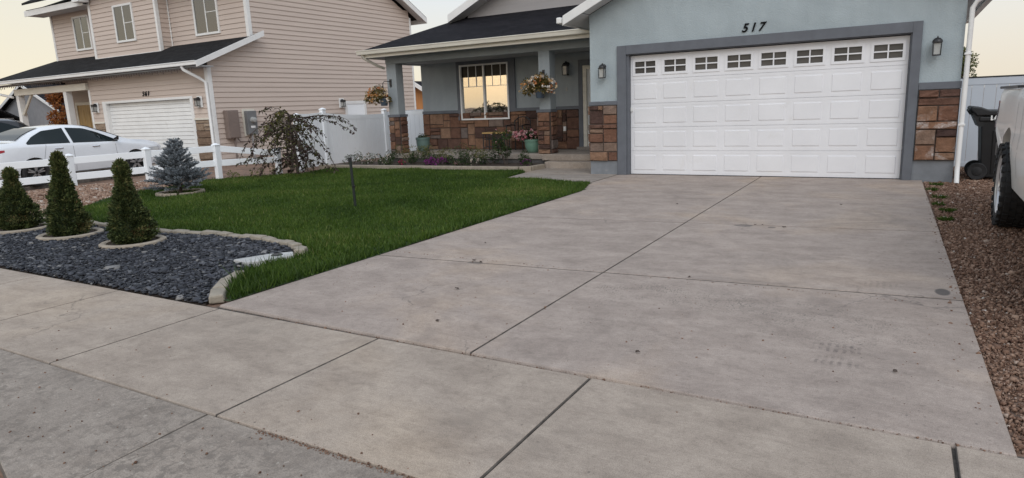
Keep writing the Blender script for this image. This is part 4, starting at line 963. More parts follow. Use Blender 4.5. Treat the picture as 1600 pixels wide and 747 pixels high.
# garage door
gd = MB()
for r_ in range(4):
    z0 = .02+r_*.525
    for q in range(4):
        za = z0+q*.131; gd.hexa([(-20.05, NY+.10, za), (-15.12, NY+.10, za), (-15.12, NY+.16, za), (-20.05, NY+.16, za), (-20.05, NY+.115, za+.124), (-15.12, NY+.115, za+.124), (-15.12, NY+.16, za+.124), (-20.05, NY+.16, za+.124)])
gd.build('garage_door', M['white'], nb)
gt = MB(); gt.box(-20.24, -20.02, NY-.04, NY+.14, 0, 2.20); gt.box(-15.14, -15.0, NY-.04, NY+.14, 0, 2.20); gt.box(-20.02, -15.14, NY-.04, NY+.14, 2.12, 2.20); gt.build('garage_door_casing', M['white'], nb, bevel=.006)
v = MB(); ashlar(v, (-14.98, NY-.01, .05), (1, 0, 0), (0, -1, 0), .80, 1.38, .2, .115, 3, 2, 71); v.build('stone_veneer', [M['stone2'], M['mortar']], nb); v = MB(); ashlar(v, (-20.92, NY-.01, .05), (1, 0, 0), (0, -1, 0), .66, 1.38, .2, .115, 3, 2, 72)
v.build('stone_veneer', [M['stone2'], M['mortar']], nb)
cp = MB(); cp.box(-15.0, -14.2, NY-.07, NY, 1.43, 1.49); cp.box(-20.94, -20.25, NY-.07, NY, 1.43, 1.49); cp.split('stone_cap', M['cream'], nb)
dsp = MB(); dsp.tube([(-14.55, .14, 3.08), (-14.52, .16, 2.98), (-14.25, .48, 2.72), (-14.12, .60, 2.58), (-14.12, .60, .2), (-14.1, .45, .02)], .05, 8); dsp.build('downspout', M['white'], nb, smooth=True)
dsp = MB(); dsp.tube([(-27.9, .14, 3.1), (-27.85, .2, 2.9), (-26.3, .5, 2.6)], .05, 8); dsp.build('downspout', M['white'], nb, smooth=True)
text('house_number', '5 6 1', .22, (-17.70, NY-.035, 2.30), M['matte'], nb, .008)
# porch on the far side: posts, beam, door
for x in (-26.2, -22.55):
    p = MB(); p.box(x-.11, x+.11, NY-.1, NY+.12, 0, 2.66); p.build('porch_post', M['white'], nb, bevel=.01)
b = MB(); b.box(-26.35, -21.0, NY-.12, NY+.14, 2.66, 2.90); b.build('porch_beam', M['cream'], nb)
b = MB(); b.tube([(-26.1, NY, 1.9), (-25.2, NY, 2.68)], .06, 6); b.build('brace', M['cream'], nb)
pd = MB(); pd.box(-26.5, -21.0, NY, 2.4, -.05, .12); pd.build('porch_slab', M['step'], nb)
fr = MB(); fr.box(-25.37, -25.25, 2.33, 2.40, .12, 2.32); fr.box(-24.25, -24.13, 2.33, 2.40, .12, 2.32); fr.box(-25.25, -24.25, 2.33, 2.40, 2.2, 2.32); do = fr.build('door_frame', M['cream'], nb)
pn = MB(); pn.box(-25.25, -24.25, 2.36, 2.40, .14, 2.2)
for (za, zb) in ((.35, 1.05), (1.25, 2.0)): 
    pn.box(-25.1, -24.81, 2.352, 2.36, za, zb); pn.box(-24.7, -24.4, 2.352, 2.36, za, zb)
pn.build('front_door', M['wood'], do)
# side door with light, seen over the privacy fence
fr = MB(); fr.box(NX+.002, NX+.05, 6.55, 6.66, .1, 1.92); fr.box(NX+.002, NX+.05, 7.62, 7.74, .1, 1.92); fr.box(NX+.002, NX+.05, 6.66, 7.62, 1.80, 1.92); do = fr.build('side_door_frame', M['white'], nb)
pn = MB(); pn.box(NX+.002, NX+.03, 6.66, 7.62, .1, 1.80); pn.build('side_door', M['vinyl'], do)
def nlamp(x, y, z, ax, label):
    t = thing('porch_light', label, 'wall lamp', (x, y, z)); b = MB()
    d = Vector((0, -1, 0)) if ax == 'y' else Vector((1, 0, 0)); s = Vector((1, 0, 0)) if ax == 'y' else Vector((0, 1, 0)); o = Vector((x, y, z))
    def bx(a0, a1, d0, d1, z0, z1, mb): 
        P = [o+s*a+d*q+Vector((0, 0, zz)) for zz in (z0, z1) for a, q in ((a0, d0), (a1, d0), (a1, d1), (a0, d1))]; mb.hexa(P)
    bx(-.13, .13, .0, .03, -.18, .18, b); b.build('back_plate', M['white'], t, bevel=.01)
    c = MB(); bx(-.07, .07, .03, .18, .04, .12, c); bx(-.02, .02, .03, .1, .12, .15, c)
    for a in (-.06, .05): bx(a, a+.012, .16, .172, -.12, .04, c)
    bx(-.07, .07, .05, .18, -.14, -.12, c); c.build('cage', M['black'], t)
    g2 = MB(); bx(-.045, .045, .06, .15, -.119, .04, g2); g2.build('glass', M['lampglass'], t)
nlamp(-14.62, NY-.026, 2.0, 'y', 'dark coach light on the beige siding right of the neighbouring garage door')
nlamp(-20.62, NY-.026, 2.0, 'y', 'dark coach light on the beige siding between neighbouring garage door and porch')
nlamp(NX+.026, 6.36, 1.84, 'x', 'small dark light beside the white side door above the privacy fence')
# utility boxes on the side wall
t = thing('utility_box', 'tall plain brown metal utility box on the beige siding beside the corner post', 'utility box', (NX, 1.26, .8))
b = MB(); b.box(NX+.026, NX+.24, 1.05, 1.47, .80, 1.70); b.build('case', M['util'], t, bevel=.012)
b = MB(); b.box(NX+.24, NX+.252, 1.07, 1.45, .83, 1.67); b.build('lid', M['util'], t, bevel=.006)
b = MB(); b.tube([(NX+.12, 1.3, .80), (NX+.12, 1.3, -.03)], .03, 8); b.tube([(NX+.12, 1.42, .80), (NX+.13, 1.5, .68), (NX+.13, 1.8, .66), (NX+.12, 1.95, .72)], .02, 8); b.build('conduit', M['util'], t, smooth=True)
t = thing('electric_meter', 'grey electric meter box with round glass dial on a pale backing board', 'electric meter', (NX, 2.0, .85))
b = MB(); b.box(NX+.024, NX+.05, 1.76, 2.25, .84, 1.72); b.build('backing_board', M['cream'], t)
b = MB(); b.box(NX+.05, NX+.20, 1.82, 2.20, .88, 1.66); b.build('case', M['meter'], t, bevel=.012)
b = MB(); b.lathe([(0, 0), (.10, 0), (.10, .02), (.085, .05), (.08, .12), (.05, .135), (0, .135)], (NX+.2, 2.02, 1.36), 20, 'x'); b.build('dial', M['lampglass'], t, smooth=True)
b = MB(); b.box(NX+.2, NX+.206, 1.93, 2.1, 1.1, 1.17); b.build('plate', M['white'], t)
b = MB(); b.tube([(NX+.12, 2.0, .88), (NX+.12, 2.0, -.03)], .035, 8); b.build('conduit', M['alloy'], t, smooth=True)

# ------------------------------------------------------------------ concrete drive next door
nd = MB()
for (x0, x1) in ((-20.6, -17.0), (-16.98, -13.15)):
    for (y0, y1) in ((-9.7, -6.3), (-6.28, -2.8), (-2.78, .68)):
        xr = x1 if x1 < -14 else {-9.7: -13.1, -6.28: -13.3, -2.78: -14.0}[y0]; xq = x1 if x1 < -14 else {-9.7: -13.3, -6.28: -14.0, -2.78: -14.45}[y0]
        slab(nd, [(x0, y0), (xr, y0), (xq, y1), (x0, y1)])
struct(nd.build('neighbour_driveway', [M['step'], M['groove']]))

# ------------------------------------------------------------------ fences
def mz(x, y): return float(mound(np.array([x]), np.array([y]))[0])
rf = thing('rail_fence', 'white vinyl two rail fence between the lawn and the neighbouring driveway', 'fence', (-10, -4, 0))
FP = [(-13.1, -9.6, .08, .74, .69, .33), (-11.5, -6.85, .15, .79, .73, .38), (-10.75, -5.38, .15, .83, .77, .42), (-10.1, -4.04, .11, .87, .80, .45), (-9.6, -2.59, .03, .86, .82, .47), (-9.0, -1.26, .0, .65, .61, .44)]
def post_(mb, x, y, z0, h, w=.062):
    mb.box(x-w, x+w, y-w, y+w, z0-.1, z0+h)
    a = w*1.22; mb.box(x-a, x+a, y-a, y+a, z0+h, z0+h+.022); mb.hexa([(x-a, y-a, z0+h+.022), (x+a, y-a, z0+h+.022), (x+a, y+a, z0+h+.022), (x-a, y+a, z0+h+.022), (x-.015, y-.015, z0+h+.06), (x+.015, y-.015, z0+h+.06), (x+.015, y+.015, z0+h+.06), (x-.015, y+.015, z0+h+.06)])
for x, y, z0, zt_, za_, zb_ in FP:
    b = MB(); post_(b, x, y, z0, zt_-z0-.04); b.build('post', M['vinyl'], rf, bevel=.006)
for (a, c) in zip(FP[:-1], FP[1:]):
    for q_ in (4, 5):
        b = MB(); d = Vector((c[0]-a[0], c[1]-a[1], 0)).normalized(); n = Vector((-d.y, d.x, 0))*.02
        p0 = Vector((a[0], a[1], a[q_]-.15))+d*.05; p1 = Vector((c[0], c[1], c[q_]-.15))-d*.05
        b.hexa([p0-n, p1-n, p1+n, p0+n]+[v_+Vector((0, 0, .15)) for v_ in (p0-n, p1-n, p1+n, p0+n)]); b.build('rail', M['vinyl'], rf, bevel=.006)
# solid privacy fence
pf = thing('privacy_fence', 'solid white vinyl privacy fence between the two houses behind the weeping tree', 'fence', (-9.3, 1, 0))
def panel(mb, p0, p1, h0, h1, z0=.04, sag=0.0, n=10, t=.022):
    p0 = Vector(p0); p1 = Vector(p1); d = (p1-p0).normalized(); nn = Vector((-d.y, d.x))*t
    for i in range(n):
        a, c = p0.lerp(p1, i/n), p0.lerp(p1, (i+1)/n); ha = h0+(h1-h0)*i/n-sag*math.sin(math.pi*i/n); hc = h0+(h1-h0)*(i+1)/n-sag*math.sin(math.pi*(i+1)/n)
        q = nn*.8; gap = d*.004
        mb.hexa([(a.x-q.x+gap.x, a.y-q.y+gap.y, z0+.12), (c.x-q.x-gap.x, c.y-q.y-gap.y, z0+.12), (c.x+q.x-gap.x, c.y+q.y-gap.y, z0+.12), (a.x+q.x+gap.x, a.y+q.y+gap.y, z0+.12), (a.x-q.x+gap.x, a.y-q.y+gap.y, ha-.1), (c.x-q.x-gap.x, c.y-q.y-gap.y, hc-.1), (c.x+q.x-gap.x, c.y+q.y-gap.y, hc-.1), (a.x+q.x+gap.x, a.y+q.y+gap.y, ha-.1)])
        mb.hexa([(a.x-nn.x, a.y-nn.y, ha-.13), (c.x-nn.x, c.y-nn.y, hc-.13), (c.x+nn.x, c.y+nn.y, hc-.13), (a.x+nn.x, a.y+nn.y, ha-.13), (a.x-nn.x, a.y-nn.y, ha), (c.x-nn.x, c.y-nn.y, hc), (c.x+nn.x, c.y+nn.y, hc), (a.x+nn.x, a.y+nn.y, ha)])
    P = [(p0.x-nn.x, p0.y-nn.y), (p1.x-nn.x, p1.y-nn.y), (p1.x+nn.x, p1.y+nn.y), (p0.x+nn.x, p0.y+nn.y)]
    mb.hexa([(x, y, z0) for x, y in P]+[(x, y, z0+.13) for x, y in P])
PP = [((-9.18, -.30), (-9.28, .66), 1.50, 1.52, .02), ((-9.30, .76), (-9.42, 3.40), 1.49, 1.40, .04), ((-9.42, 3.5), (-9.45, 6.1), 1.45, 1.5, .0), ((-9.45, 6.2), (-9.5, 9.0), 1.5, 1.5, 0)]
for p0, p1, h0, h1, sg in PP:
    b = MB(); panel(b, p0, p1, h0, h1, sag=sg, n=12); b.build('panel', M['vinyl'], pf)
for x, y, h in ((-9.18, -.36, 1.46), (-9.29, .71, 1.58), (-9.42, 3.45, 1.50), (-9.45, 6.15, 1.5), (-9.5, 9.05, 1.5)):
    b = MB(); post_(b, x, y, 0, h); b.build('post', M['vinyl'], pf, bevel=.006)
ga = thing('side_gate', 'white vinyl gate seen through the end of the porch beside the house wall', 'gate', (-8.5, 4.2, 0))
for p0, p1 in (((-9.36, 4.2), (-8.22, 4.2)), ((-8.18, 4.2), (-7.56, 4.2))):
    b = MB(); panel(b, p0, p1, 1.46, 1.46, n=6); b.build('panel', M['vinyl'], ga)
b = MB(); post_(b, -8.2, 4.16, 0, 1.46, .05); b.build('post', M['vinyl'], ga, bevel=.006)
b = MB(); b.box(-8.36, -8.28, 4.13, 4.17, .80, .90); b.build('latch', M['black'], ga)
# fence behind the bin
bf = thing('vinyl_fence', 'tall pale grey white vinyl fence behind the black bin, right of the garage', 'fence', (6.5, 2.4, 0))
b = MB()
for i in range(46):
    x0 = 5.74+i*.19; b.box(x0+.003, x0+.187, 2.405, 2.43, .06, 1.53)
b.build('picket_board', M['vinyl_shade'], bf)
b = MB(); b.box(5.72, 14.5, 2.395, 2.44, 1.53, 1.66); b.box(5.72, 14.5, 2.395, 2.44, .0, .09); b.build('rail', M['vinyl_shade'], bf, bevel=.008)
b = MB(); b.box(5.6, 14.5, 2.39, 2.445, 1.66, 1.685); b.build('cap_rail', M['black'], bf)
b = MB(); post_(b, 8.4, 2.42, 0, 1.70); b.build('post', M['vinyl_shade'], bf); b = MB(); post_(b, 11, 2.42, 0, 1.70); b.build('post', M['vinyl_shade'], bf)

# ------------------------------------------------------------------ far buildings
def cottage(name, label, cat, x0, x1, y0, y1, ze, zp, wall, roof, axis='x', fascia=True, wins=()):
    t = thing(name, label, cat, ((x0+x1)/2, (y0+y1)/2, 0))
    b = MB(); b.box(x0, x1, y0, y1, -.3, ze)
    if axis == 'y':
        xm = (x0+x1)/2; b.prism([(x0, y0, ze), (x1, y0, ze), (xm, y0, zp)], (0, y1-y0, 0))
    b.build('wall', M[wall], t)
    r = MB(); o = .5
    if axis == 'y':
        xm = (x0+x1)/2; sl = (zp-ze)/(xm-x0)
        for xe in (x0-o, x1+o):
            ze2 = ze-sl*o; P = [(xe, y0-o, ze2), (xm, y0-o, zp), (xm, y1+o, zp), (xe, y1+o, ze2)]
            r.hexa([Vector(p)+Vector((0, 0, .02)) for p in P]+[Vector(p)+Vector((0, 0, .22)) for p in P])
    else:
        ym = (y0+y1)/2; sl = (zp-ze)/(ym-y0)
        for ye in (y0-o, y1+o):
            ze2 = ze-sl*o; P = [(x0-o, ye, ze2), (x1+o, ye, ze2), (x1+o, ym, zp), (x0-o, ym, zp)]
            r.hexa([Vector(p)+Vector((0, 0, .02)) for p in P]+[Vector(p)+Vector((0, 0, .22)) for p in P])
    ro = r.build('roof', M[roof], t)
    if fascia and axis == 'y':
        f = MB()
        for xe in (x0-o, x1+o):
            ze2 = ze-sl*o; P = [(xe, y0-o-.06, ze2-.05), (xm, y0-o-.06, zp-.05), (xm, y0-o, zp-.05), (xe, y0-o, ze2-.05)]
            f.hexa([Vector(p) for p in P]+[Vector(p)+Vector((0, 0, .3)) for p in P])
        f.build('fascia', M['white'], ro)
    for (a, c, za, zb) in wins:
        q = MB(); q.box(a, c, y0-.05, y0+.02, za, zb); q.build('window', M['gwin'], t)
    return t
cottage('far_house', 'distant grey gabled house seen between the posts of the neighbouring porch', 'house', -80, -66, 22, 34, 2.4, 5.4, 'greyhouse', 'roof', 'y')
cottage('low_house', 'distant low house with dark roof at the left edge behind the dark vehicle', 'house', -92, -72, 8, 20, 2.2, 5.6, 'greyhouse', 'roof2', 'x')
cottage('orange_shed', 'orange wooden outbuilding with dark roof glimpsed beyond the porch end', 'shed', -27.2, -22.6, 25, 30, 1.9, 3.2, 'orange', 'roof', 'y')
# ------------------------------------------------------------------ vehicles
def cat(xs, ys, t):
    """smooth (monotone-ish) interpolation"""
    if t <= xs[0]: return ys[0]
    if t >= xs[-1]: return ys[-1]
    i = max(k for k in range(len(xs)-1) if xs[k] <= t); h = xs[i+1]-xs[i]; u = (t-xs[i])/h
    m0 = (ys[i+1]-ys[i-1])/(xs[i+1]-xs[i-1]) if i > 0 else (ys[1]-ys[0])/(xs[1]-xs[0])
    m1 = (ys[i+2]-ys[i])/(xs[i+2]-xs[i]) if i+2 < len(xs) else (ys[-1]-ys[-2])/(xs[-1]-xs[-2])
    s = (ys[i+1]-ys[i])/h
    if (ys[i]-ys[max(i-1, 0)])*(ys[i+1]-ys[i]) <= 0 and i > 0: m0 = 0
    if i+2 < len(xs) and (ys[i+2]-ys[i+1])*(ys[i+1]-ys[i]) <= 0: m1 = 0
    lim = lambda m: max(min(m, 3*abs(s)), -3*abs(s))
    m0, m1 = lim(m0)*h, lim(m1)*h
    return (2*u**3-3*u**2+1)*ys[i]+(u**3-2*u**2+u)*m0+(-2*u**3+3*u**2)*ys[i+1]+(u**3-u**2)*m1
class Car:
    """t runs from the tail (0) to the nose; half sections are mirrored"""
    def __init__(s, L, top, belt, half, bottom, roofhalf):
        s.L, s.top, s.belt, s.half, s.bottom, s.roofhalf = L, top, belt, half, bottom, roofhalf
    def sec(s, t):
        zt = cat(*s.top, t); zb = cat(*s.bottom, t); zl = min(cat(*s.belt, t), zt-.015); w = cat(*s.half, t)
        gh = max(0, zt-zl); f = min(1, gh/.38); wr = w-.03-(w-.03-cat(*s.roofhalf, t))*f
        r = min(.06, gh*.35)
        zm = zb+(zl-zb)*.45
        return [(0, zb), (w*.80, zb), (w*.955, zb+.05), (w*.995, zm-.10), (w, zm+.02), (w*.985, zm+.12), (w*.975, zl-.05), (w*.955, zl), (wr+.02*f+.0, zt-r*1.2), (wr-.05*f-.02, zt-r*.3), (wr*.6, zt), (0, zt+.012*f)]
    def side(s, t, z):
        P = s.sec(t)[1:10]
        for (a, za), (c, zc) in zip(P[:-1], P[1:]):
            if za <= z <= zc and zc > za: return a+(c-a)*(z-za)/(zc-za)
        return P[-1][0] if z > P[-1][1] else P[0][0]
def place(o_, yaw):
    c, s_ = math.cos(yaw), math.sin(yaw); ox, oy, oz = o_
    return lambda t, w, z: (ox+c*w-s_*t, oy+s_*w+c*t, oz+z)
def loft(car, TR, n=56):
    mb = MB(); secs = []
    for i in range(n+1):
        t = car.L*i/n; S = car.sec(t); full = [(-w, z) for w, z in S[::-1]]+[(w, z) for w, z in S[1:-1]]
        b = len(mb.v); mb.v += [TR(t, w, z) for w, z in full]; secs.append((b, len(full)))
    for (a, m), (b, _) in zip(secs[:-1], secs[1:]):
        for k in range(m):
            k2 = (k+1) % m; mb.f.append((a+k2, a+k, b+k, b+k2)); mb.m.append(0); mb.t.append(.5)
    a, m = secs[0]; mb.f.append(tuple(a+k for k in range(m))); a, m = secs[-1]; mb.f.append(tuple(a+k for k in reversed(range(m)))); mb.m += [0, 0]; mb.t += [.5, .5]
    return mb
def cut(o, cutters):
    for c in cutters:
        md = o.modifiers.new('cut', 'BOOLEAN'); md.operation = 'DIFFERENCE'; md.object = c; md.solver = 'EXACT'
    bpy.context.view_layer.update(); dg = bpy.context.evaluated_depsgraph_get()
    me = bpy.data.meshes.new_from_object(o.evaluated_get(dg)); o.modifiers.clear(); o.data = me
    for c in cutters:
        m_ = c.data; bpy.data.objects.remove(c); bpy.data.meshes.remove(m_)
    me.polygons.foreach_set('use_smooth', [True]*len(me.polygons)); me.set_sharp_from_angle(angle=R(32))
def sidepane(car, TR, sd, pts_lo, pts_hi, off=.005, n=16):
    """strip patch on the body side between two (t,z) polylines"""
    mb = MB(); t0, t1 = pts_lo[0][0], pts_lo[-1][0]; rows = 5; G = []
    for i in range(n+1):
        t = t0+(t1-t0)*i/n; zl = np.interp(t, [p[0] for p in pts_lo], [p[1] for p in pts_lo]); zh = np.interp(t, [p[0] for p in pts_hi], [p[1] for p in pts_hi])
        G.append([TR(t, sd*(car.side(t, zl+(zh-zl)*j/rows)+off), zl+(zh-zl)*j/rows) for j in range(rows+1)])
    for i in range(n):
        for j in range(rows):
            q = [G[i][j], G[i+1][j], G[i+1][j+1], G[i][j+1]]; mb.face(q if sd > 0 else q[::-1])
    return mb
def toppane(car, TR, t0, t1, k0, k1, off=.012, n=24):
    mb = MB(); G = []
    for i in range(n+1):
        t = t0+(t1-t0)*i/n; S = car.sec(t); w = S[9][0]*(k0+(k1-k0)*i/n); zt = S[10][1]; G.append([TR(t, w*j/4, zt+off-.0*abs(j)) for j in range(-4, 5)])
    for i in range(n):
        for j in range(8): mb.face([G[i][j], G[i][j+1], G[i+1][j+1], G[i+1][j]])
    return mb
def wheel(root, TR, t, w, r, sd, width, rim, lug=0, spokes=5, two=True):
    """sd=+1/-1: outer face side"""
    C = Vector(TR(t, w, r)); ex = (Vector(TR(t, w+sd, r))-C).normalized(); et = (Vector(TR(t+1, w, r))-C).normalized(); ez = Vector((0, 0, 1))
    def lat(prof, n=40):
        mb = MB(); m = len(prof)
        for k in range(n):
            th = 6.28318*k/n; d = et*math.cos(th)+ez*math.sin(th)
            mb.v += [tuple(C+d*rr+ex*h) for rr, h in prof]
        for k in range(n):
            k2 = (k+1) % n
            for i in range(m-1):
                q = (k*m+i, k2*m+i, k2*m+i+1, k*m+i+1); mb.f.append(q if sd > 0 else q[::-1]); mb.m.append(0); mb.t.append(.5)
        return mb
    ri = r*.68
    wo = bpy.data.objects.new('wheel', None); COL.objects.link(wo); wo.parent = root; wo.location = Vector(C)-root.location
    ty = lat([(ri, -width), (r*.93, -width), (r*.985, -width*.85), (r, -width*.6), (r, -width*.15), (r*.985, .0), (r*.94, .016), (r*.8, .02), (ri+.015, .008), (ri, -.01)])
    if lug:
        for k in range(lug):
            th0 = 6.28318*k/lug
            for q in range(5):
                th = th0+(q % 2)*3.1416/lug; a = 3.1416/lug*.62; h0 = -width*(.98-.19*q); h1 = h0+width*.165
                P = []
                for rr in (r*.985, r+.014):
                    for hh, tt in ((h0, th-a), (h1, th-a+.02), (h1, th+a+.02), (h0, th+a)): P.append(C+(et*math.cos(tt)+ez*math.sin(tt))*rr+ex*hh)
                ty.hexa(P)
            th = th0; P = []
            for hh, e in ((.0, 1.0), (.030, .96)):
                for rr, tt in ((r*.86, th-.045), (r*1.0, th-.06), (r*1.0, th+.06), (r*.86, th+.045)): P.append(C+(et*math.cos(tt)+ez*math.sin(tt))*rr+ex*hh)
            ty.hexa(P)
    ty.build('tyre', M['tyre'], wo, smooth=True, sharp=35)
    b = lat([(0, -.06), (ri*.9, -.06), (ri*.93, -.01), (ri, .0), (ri+.012, .012), (ri+.014, -.02)]); b.build('rim', M['alloydark' if rim == 'dark' else 'alloy'], wo, smooth=True)
    s_ = MB(); 
    for k in range(spokes):
        for dth in ((-.13, .13) if two else (0,)):
            th = 6.28318*k/spokes+.3; P = []
            for h0, h1 in ((-.055, -.05), (-.03, -.012)):
                hh = h1
                for rr, tt, ww in ((ri*.14, th+dth*.5, -.018), (ri*.95, th+dth*1.25, -.016), (ri*.95, th+dth*1.25, .016), (ri*.14, th+dth*.5, .018)):
                    d = et*math.cos(tt)+ez*math.sin(tt); p = -et*math.sin(tt)+ez*math.cos(tt); P.append(C+d*rr+p*ww+ex*hh)
            s_.hexa(P)
    s_.build('spoke', M['alloy'], wo)
    h = lat([(0, .0), (ri*.13, -.002), (ri*.19, -.02), (ri*.2, -.06)], 20); h.build('hub', M['alloydark'], wo, smooth=True)
def cyl_cut(TR, t, z, r, w0, w1):
    mb = MB(); n = 36; w0, w1 = min(w0, w1), max(w0, w1)
    for w in (w0, w1): mb.v += [TR(t+r*math.cos(6.28318*k/n), w, z+r*math.sin(6.28318*k/n)) for k in range(n)]
    for k in range(n): k2 = (k+1) % n; mb.f.append((k, k2, n+k2, n+k)); mb.m.append(0); mb.t.append(.5)
    mb.f.append(tuple(reversed(range(n)))); mb.f.append(tuple(range(n, 2*n))); mb.m += [0, 0]; mb.t += [.5, .5]
    return mb.build('cutter', M['tyre'])
def arches(o, TR, ts, r, z, half):
    cs = []
    for t in ts:
        for sd in (-1, 1): cs.append(cyl_cut(TR, t, z, r, sd*(half-.30), sd*(half+.3)))
    cut(o, cs)
def liner(root, TR, ts, r, half, z):
    b = MB()
    for t in ts:
        for sd in (-1, 1):
            P = [TR(t-r*.98, sd*(half-.31), z-.1), TR(t+r*.98, sd*(half-.31), z-.1), TR(t+r*.98, sd*(half-.29), z-.1), TR(t-r*.98, sd*(half-.29), z-.1)]
            b.hexa(P+[(x, y, zz+r) for x, y, zz in P])
    b.build('wheel_well', M['black'], root)

# white sedan ---------------------------------------------------------
sed = Car(5.08, ([0, .06, .25, .75, 1.15, 1.65, 2.2, 2.75, 3.2, 3.75, 4.4, 4.86, 5.03, 5.08], [.78, 1.00, 1.075, 1.10, 1.27, 1.42, 1.465, 1.42, 1.26, 1.03, .95, .82, .68, .6]),
          ([0, .5, 1.2, 2.5, 3.7, 5.08], [.90, .99, 1.00, .965, .925, .70]), ([0, .15, .6, 1.5, 3.4, 4.3, 4.75, 4.99, 5.08], [.62, .78, .885, .925, .925, .90, .82, .66, .5]),
          ([0, .3, 1, 4, 4.6, 4.9], [.40, .26, .20, .20, .20, .30]), ([0, 1.2, 2.2, 3.2, 4.9], [.56, .58, .60, .60, .60]))
car = thing('sedan', 'white four door sedan with dark alloy wheels parked behind the rail fence', 'car', (-14.17, -6.05, 0))
TR = place((-14.17, -6.05, 0.0), R(9.1))
body = loft(sed, TR).build('body', M['carwhite'], car, smooth=True); arches(body, TR, (1.08, 3.88), .372, .335, .925)
liner(car, TR, (1.08, 3.88), .37, .925, .335)
for sd in (1, -1):
    sidepane(sed, TR, sd, [(1.00, 1.02), (2.06, 1.0)], [(1.00, 1.06), (1.22, 1.20), (1.55, 1.335), (2.06, 1.385)], .006).build('rear_side_window', M['carglass'], car, smooth=True)
    sidepane(sed, TR, sd, [(2.14, .998), (3.42, .965)], [(2.14, 1.388), (2.6, 1.355), (3.0, 1.22), (3.42, 1.00)], .006).build('front_side_window', M['carglass'], car, smooth=True)
    b = MB()
    for tt, hz in ((1.62, .885), (2.62, .875)): 
        w = sed.side(tt, hz)+.014; b.tube([TR(tt, sd*(w-.01), hz), TR(tt+.03, sd*w, hz), TR(tt+.18, sd*w, hz), TR(tt+.21, sd*(w-.01), hz)], .013, 6)
    b.build('door_handle', M['chrome'], car)
    b = MB()
    for tt, z0, z1 in ((2.10, .30, 1.0), (3.30, .30, .98), (1.42, .62, 1.0)):
        for i in range(8):
            za, zb = z0+(z1-z0)*i/8, z0+(z1-z0)*(i+1)/8; k = (-.12*(1-(za-.6)/.4) if tt == 1.42 else 0); k2 = (-.12*(1-(zb-.6)/.4) if tt == 1.42 else 0)
            P = [TR(tt+k, sd*(sed.side(tt, za)+.002), za), TR(tt+k+.008, sd*(sed.side(tt, za)+.002), za), TR(tt+k2+.008, sd*(sed.side(tt, zb)+.002), zb), TR(tt+k2, sd*(sed.side(tt, zb)+.002), zb)]
            b.face(P if sd > 0 else P[::-1])
    b.build('door_seam', M['meter'], car)
    b = MB(); w = sed.side(3.32, .98); b.hexa([TR(3.25, sd*w, .985), TR(3.34, sd*w, .985), TR(3.32, sd*(w+.19), 1.0), TR(3.25, sd*(w+.19), 1.0), TR(3.25, sd*w, 1.02), TR(3.34, sd*w, 1.02), TR(3.32, sd*(w+.2), 1.11), TR(3.25, sd*(w+.2), 1.11)]); b.build('mirror', M['carblack'], car, bevel=.025, bseg=3)
    sidepane(sed, TR, sd, [(.06, .80), (.46, .88)], [(.06, .93), (.46, .925)], .008, 8).build('tail_light', M['taillight'], car, smooth=True)
    sidepane(sed, TR, sd, [(4.35, .66), (4.76, .62)], [(4.35, .73), (4.76, .74)], .006, 8).build('headlight', M['headlight'], car, smooth=True)
    sidepane(sed, TR, sd, [(1.5, .245), (3.46, .245)], [(1.5, .275), (3.46, .275)], .010, 10).build('sill_strip', M['meter'], car)
    for t in (1.08, 3.88): wheel(car, TR, t, sd*.905, .335, sd, .21, 'dark')
toppane(sed, TR, .86, 1.58, .90, .86).build('rear_window', M['carglass'], car, smooth=True); toppane(sed, TR, 2.78, 3.66, .88, .95).build('windscreen', M['carglass'], car, smooth=True)
b = MB(); b.hexa([TR(-.012, -.26, .62), TR(-.012, .26, .62), TR(.02, .26, .62), TR(.02, -.26, .62), TR(-.012, -.26, .78), TR(-.012, .26, .78), TR(.02, .26, .78), TR(.02, -.26, .78)]); b.build('number_plate', M['white'], car)

# dark vehicle behind it, only its roof shows
suv = Car(4.7, ([0, .08, .5, 1.1, 2.2, 3.0, 3.7, 4.4, 4.65, 4.7], [1.0, 1.25, 1.62, 1.72, 1.74, 1.66, 1.22, 1.10, .9, .7]), ([0, 1, 3, 4.7], [1.10, 1.08, 1.04, .95]), ([0, .3, 1, 3.6, 4.4, 4.7], [.75, .88, .93, .93, .86, .6]), ([0, .4, 4.2, 4.7], [.45, .28, .26, .4]), ([0, 4.7], [.66, .66]))
sv = thing('dark_suv', 'dark sport utility vehicle behind the white sedan at the left edge, mostly hidden', 'car', (-19.35, -2.2, 0)); TR = place((-19.35, -2.2, 0), math.pi)
body = loft(suv, TR).build('body', M['carblack'], sv, smooth=True); arches(body, TR, (.95, 3.65), .40, .36, .93); liner(sv, TR, (.95, 3.65), .4, .93, .36)
for sd in (1, -1):
    sidepane(suv, TR, sd, [(.55, 1.12), (3.3, 1.08)], [(.55, 1.40), (1.0, 1.60), (2.6, 1.62), (3.3, 1.2)], .006).build('side_window', M['carglass'], sv, smooth=True)
    for t in (.95, 3.65): wheel(sv, TR, t, sd*.91, .36, sd, .22, 'dark')
toppane(suv, TR, .12, .62, .85, .85).build('rear_window', M['carglass'], sv, smooth=True); toppane(suv, TR, 3.0, 3.62, .9, .95).build('windscreen', M['carglass'], sv, smooth=True)

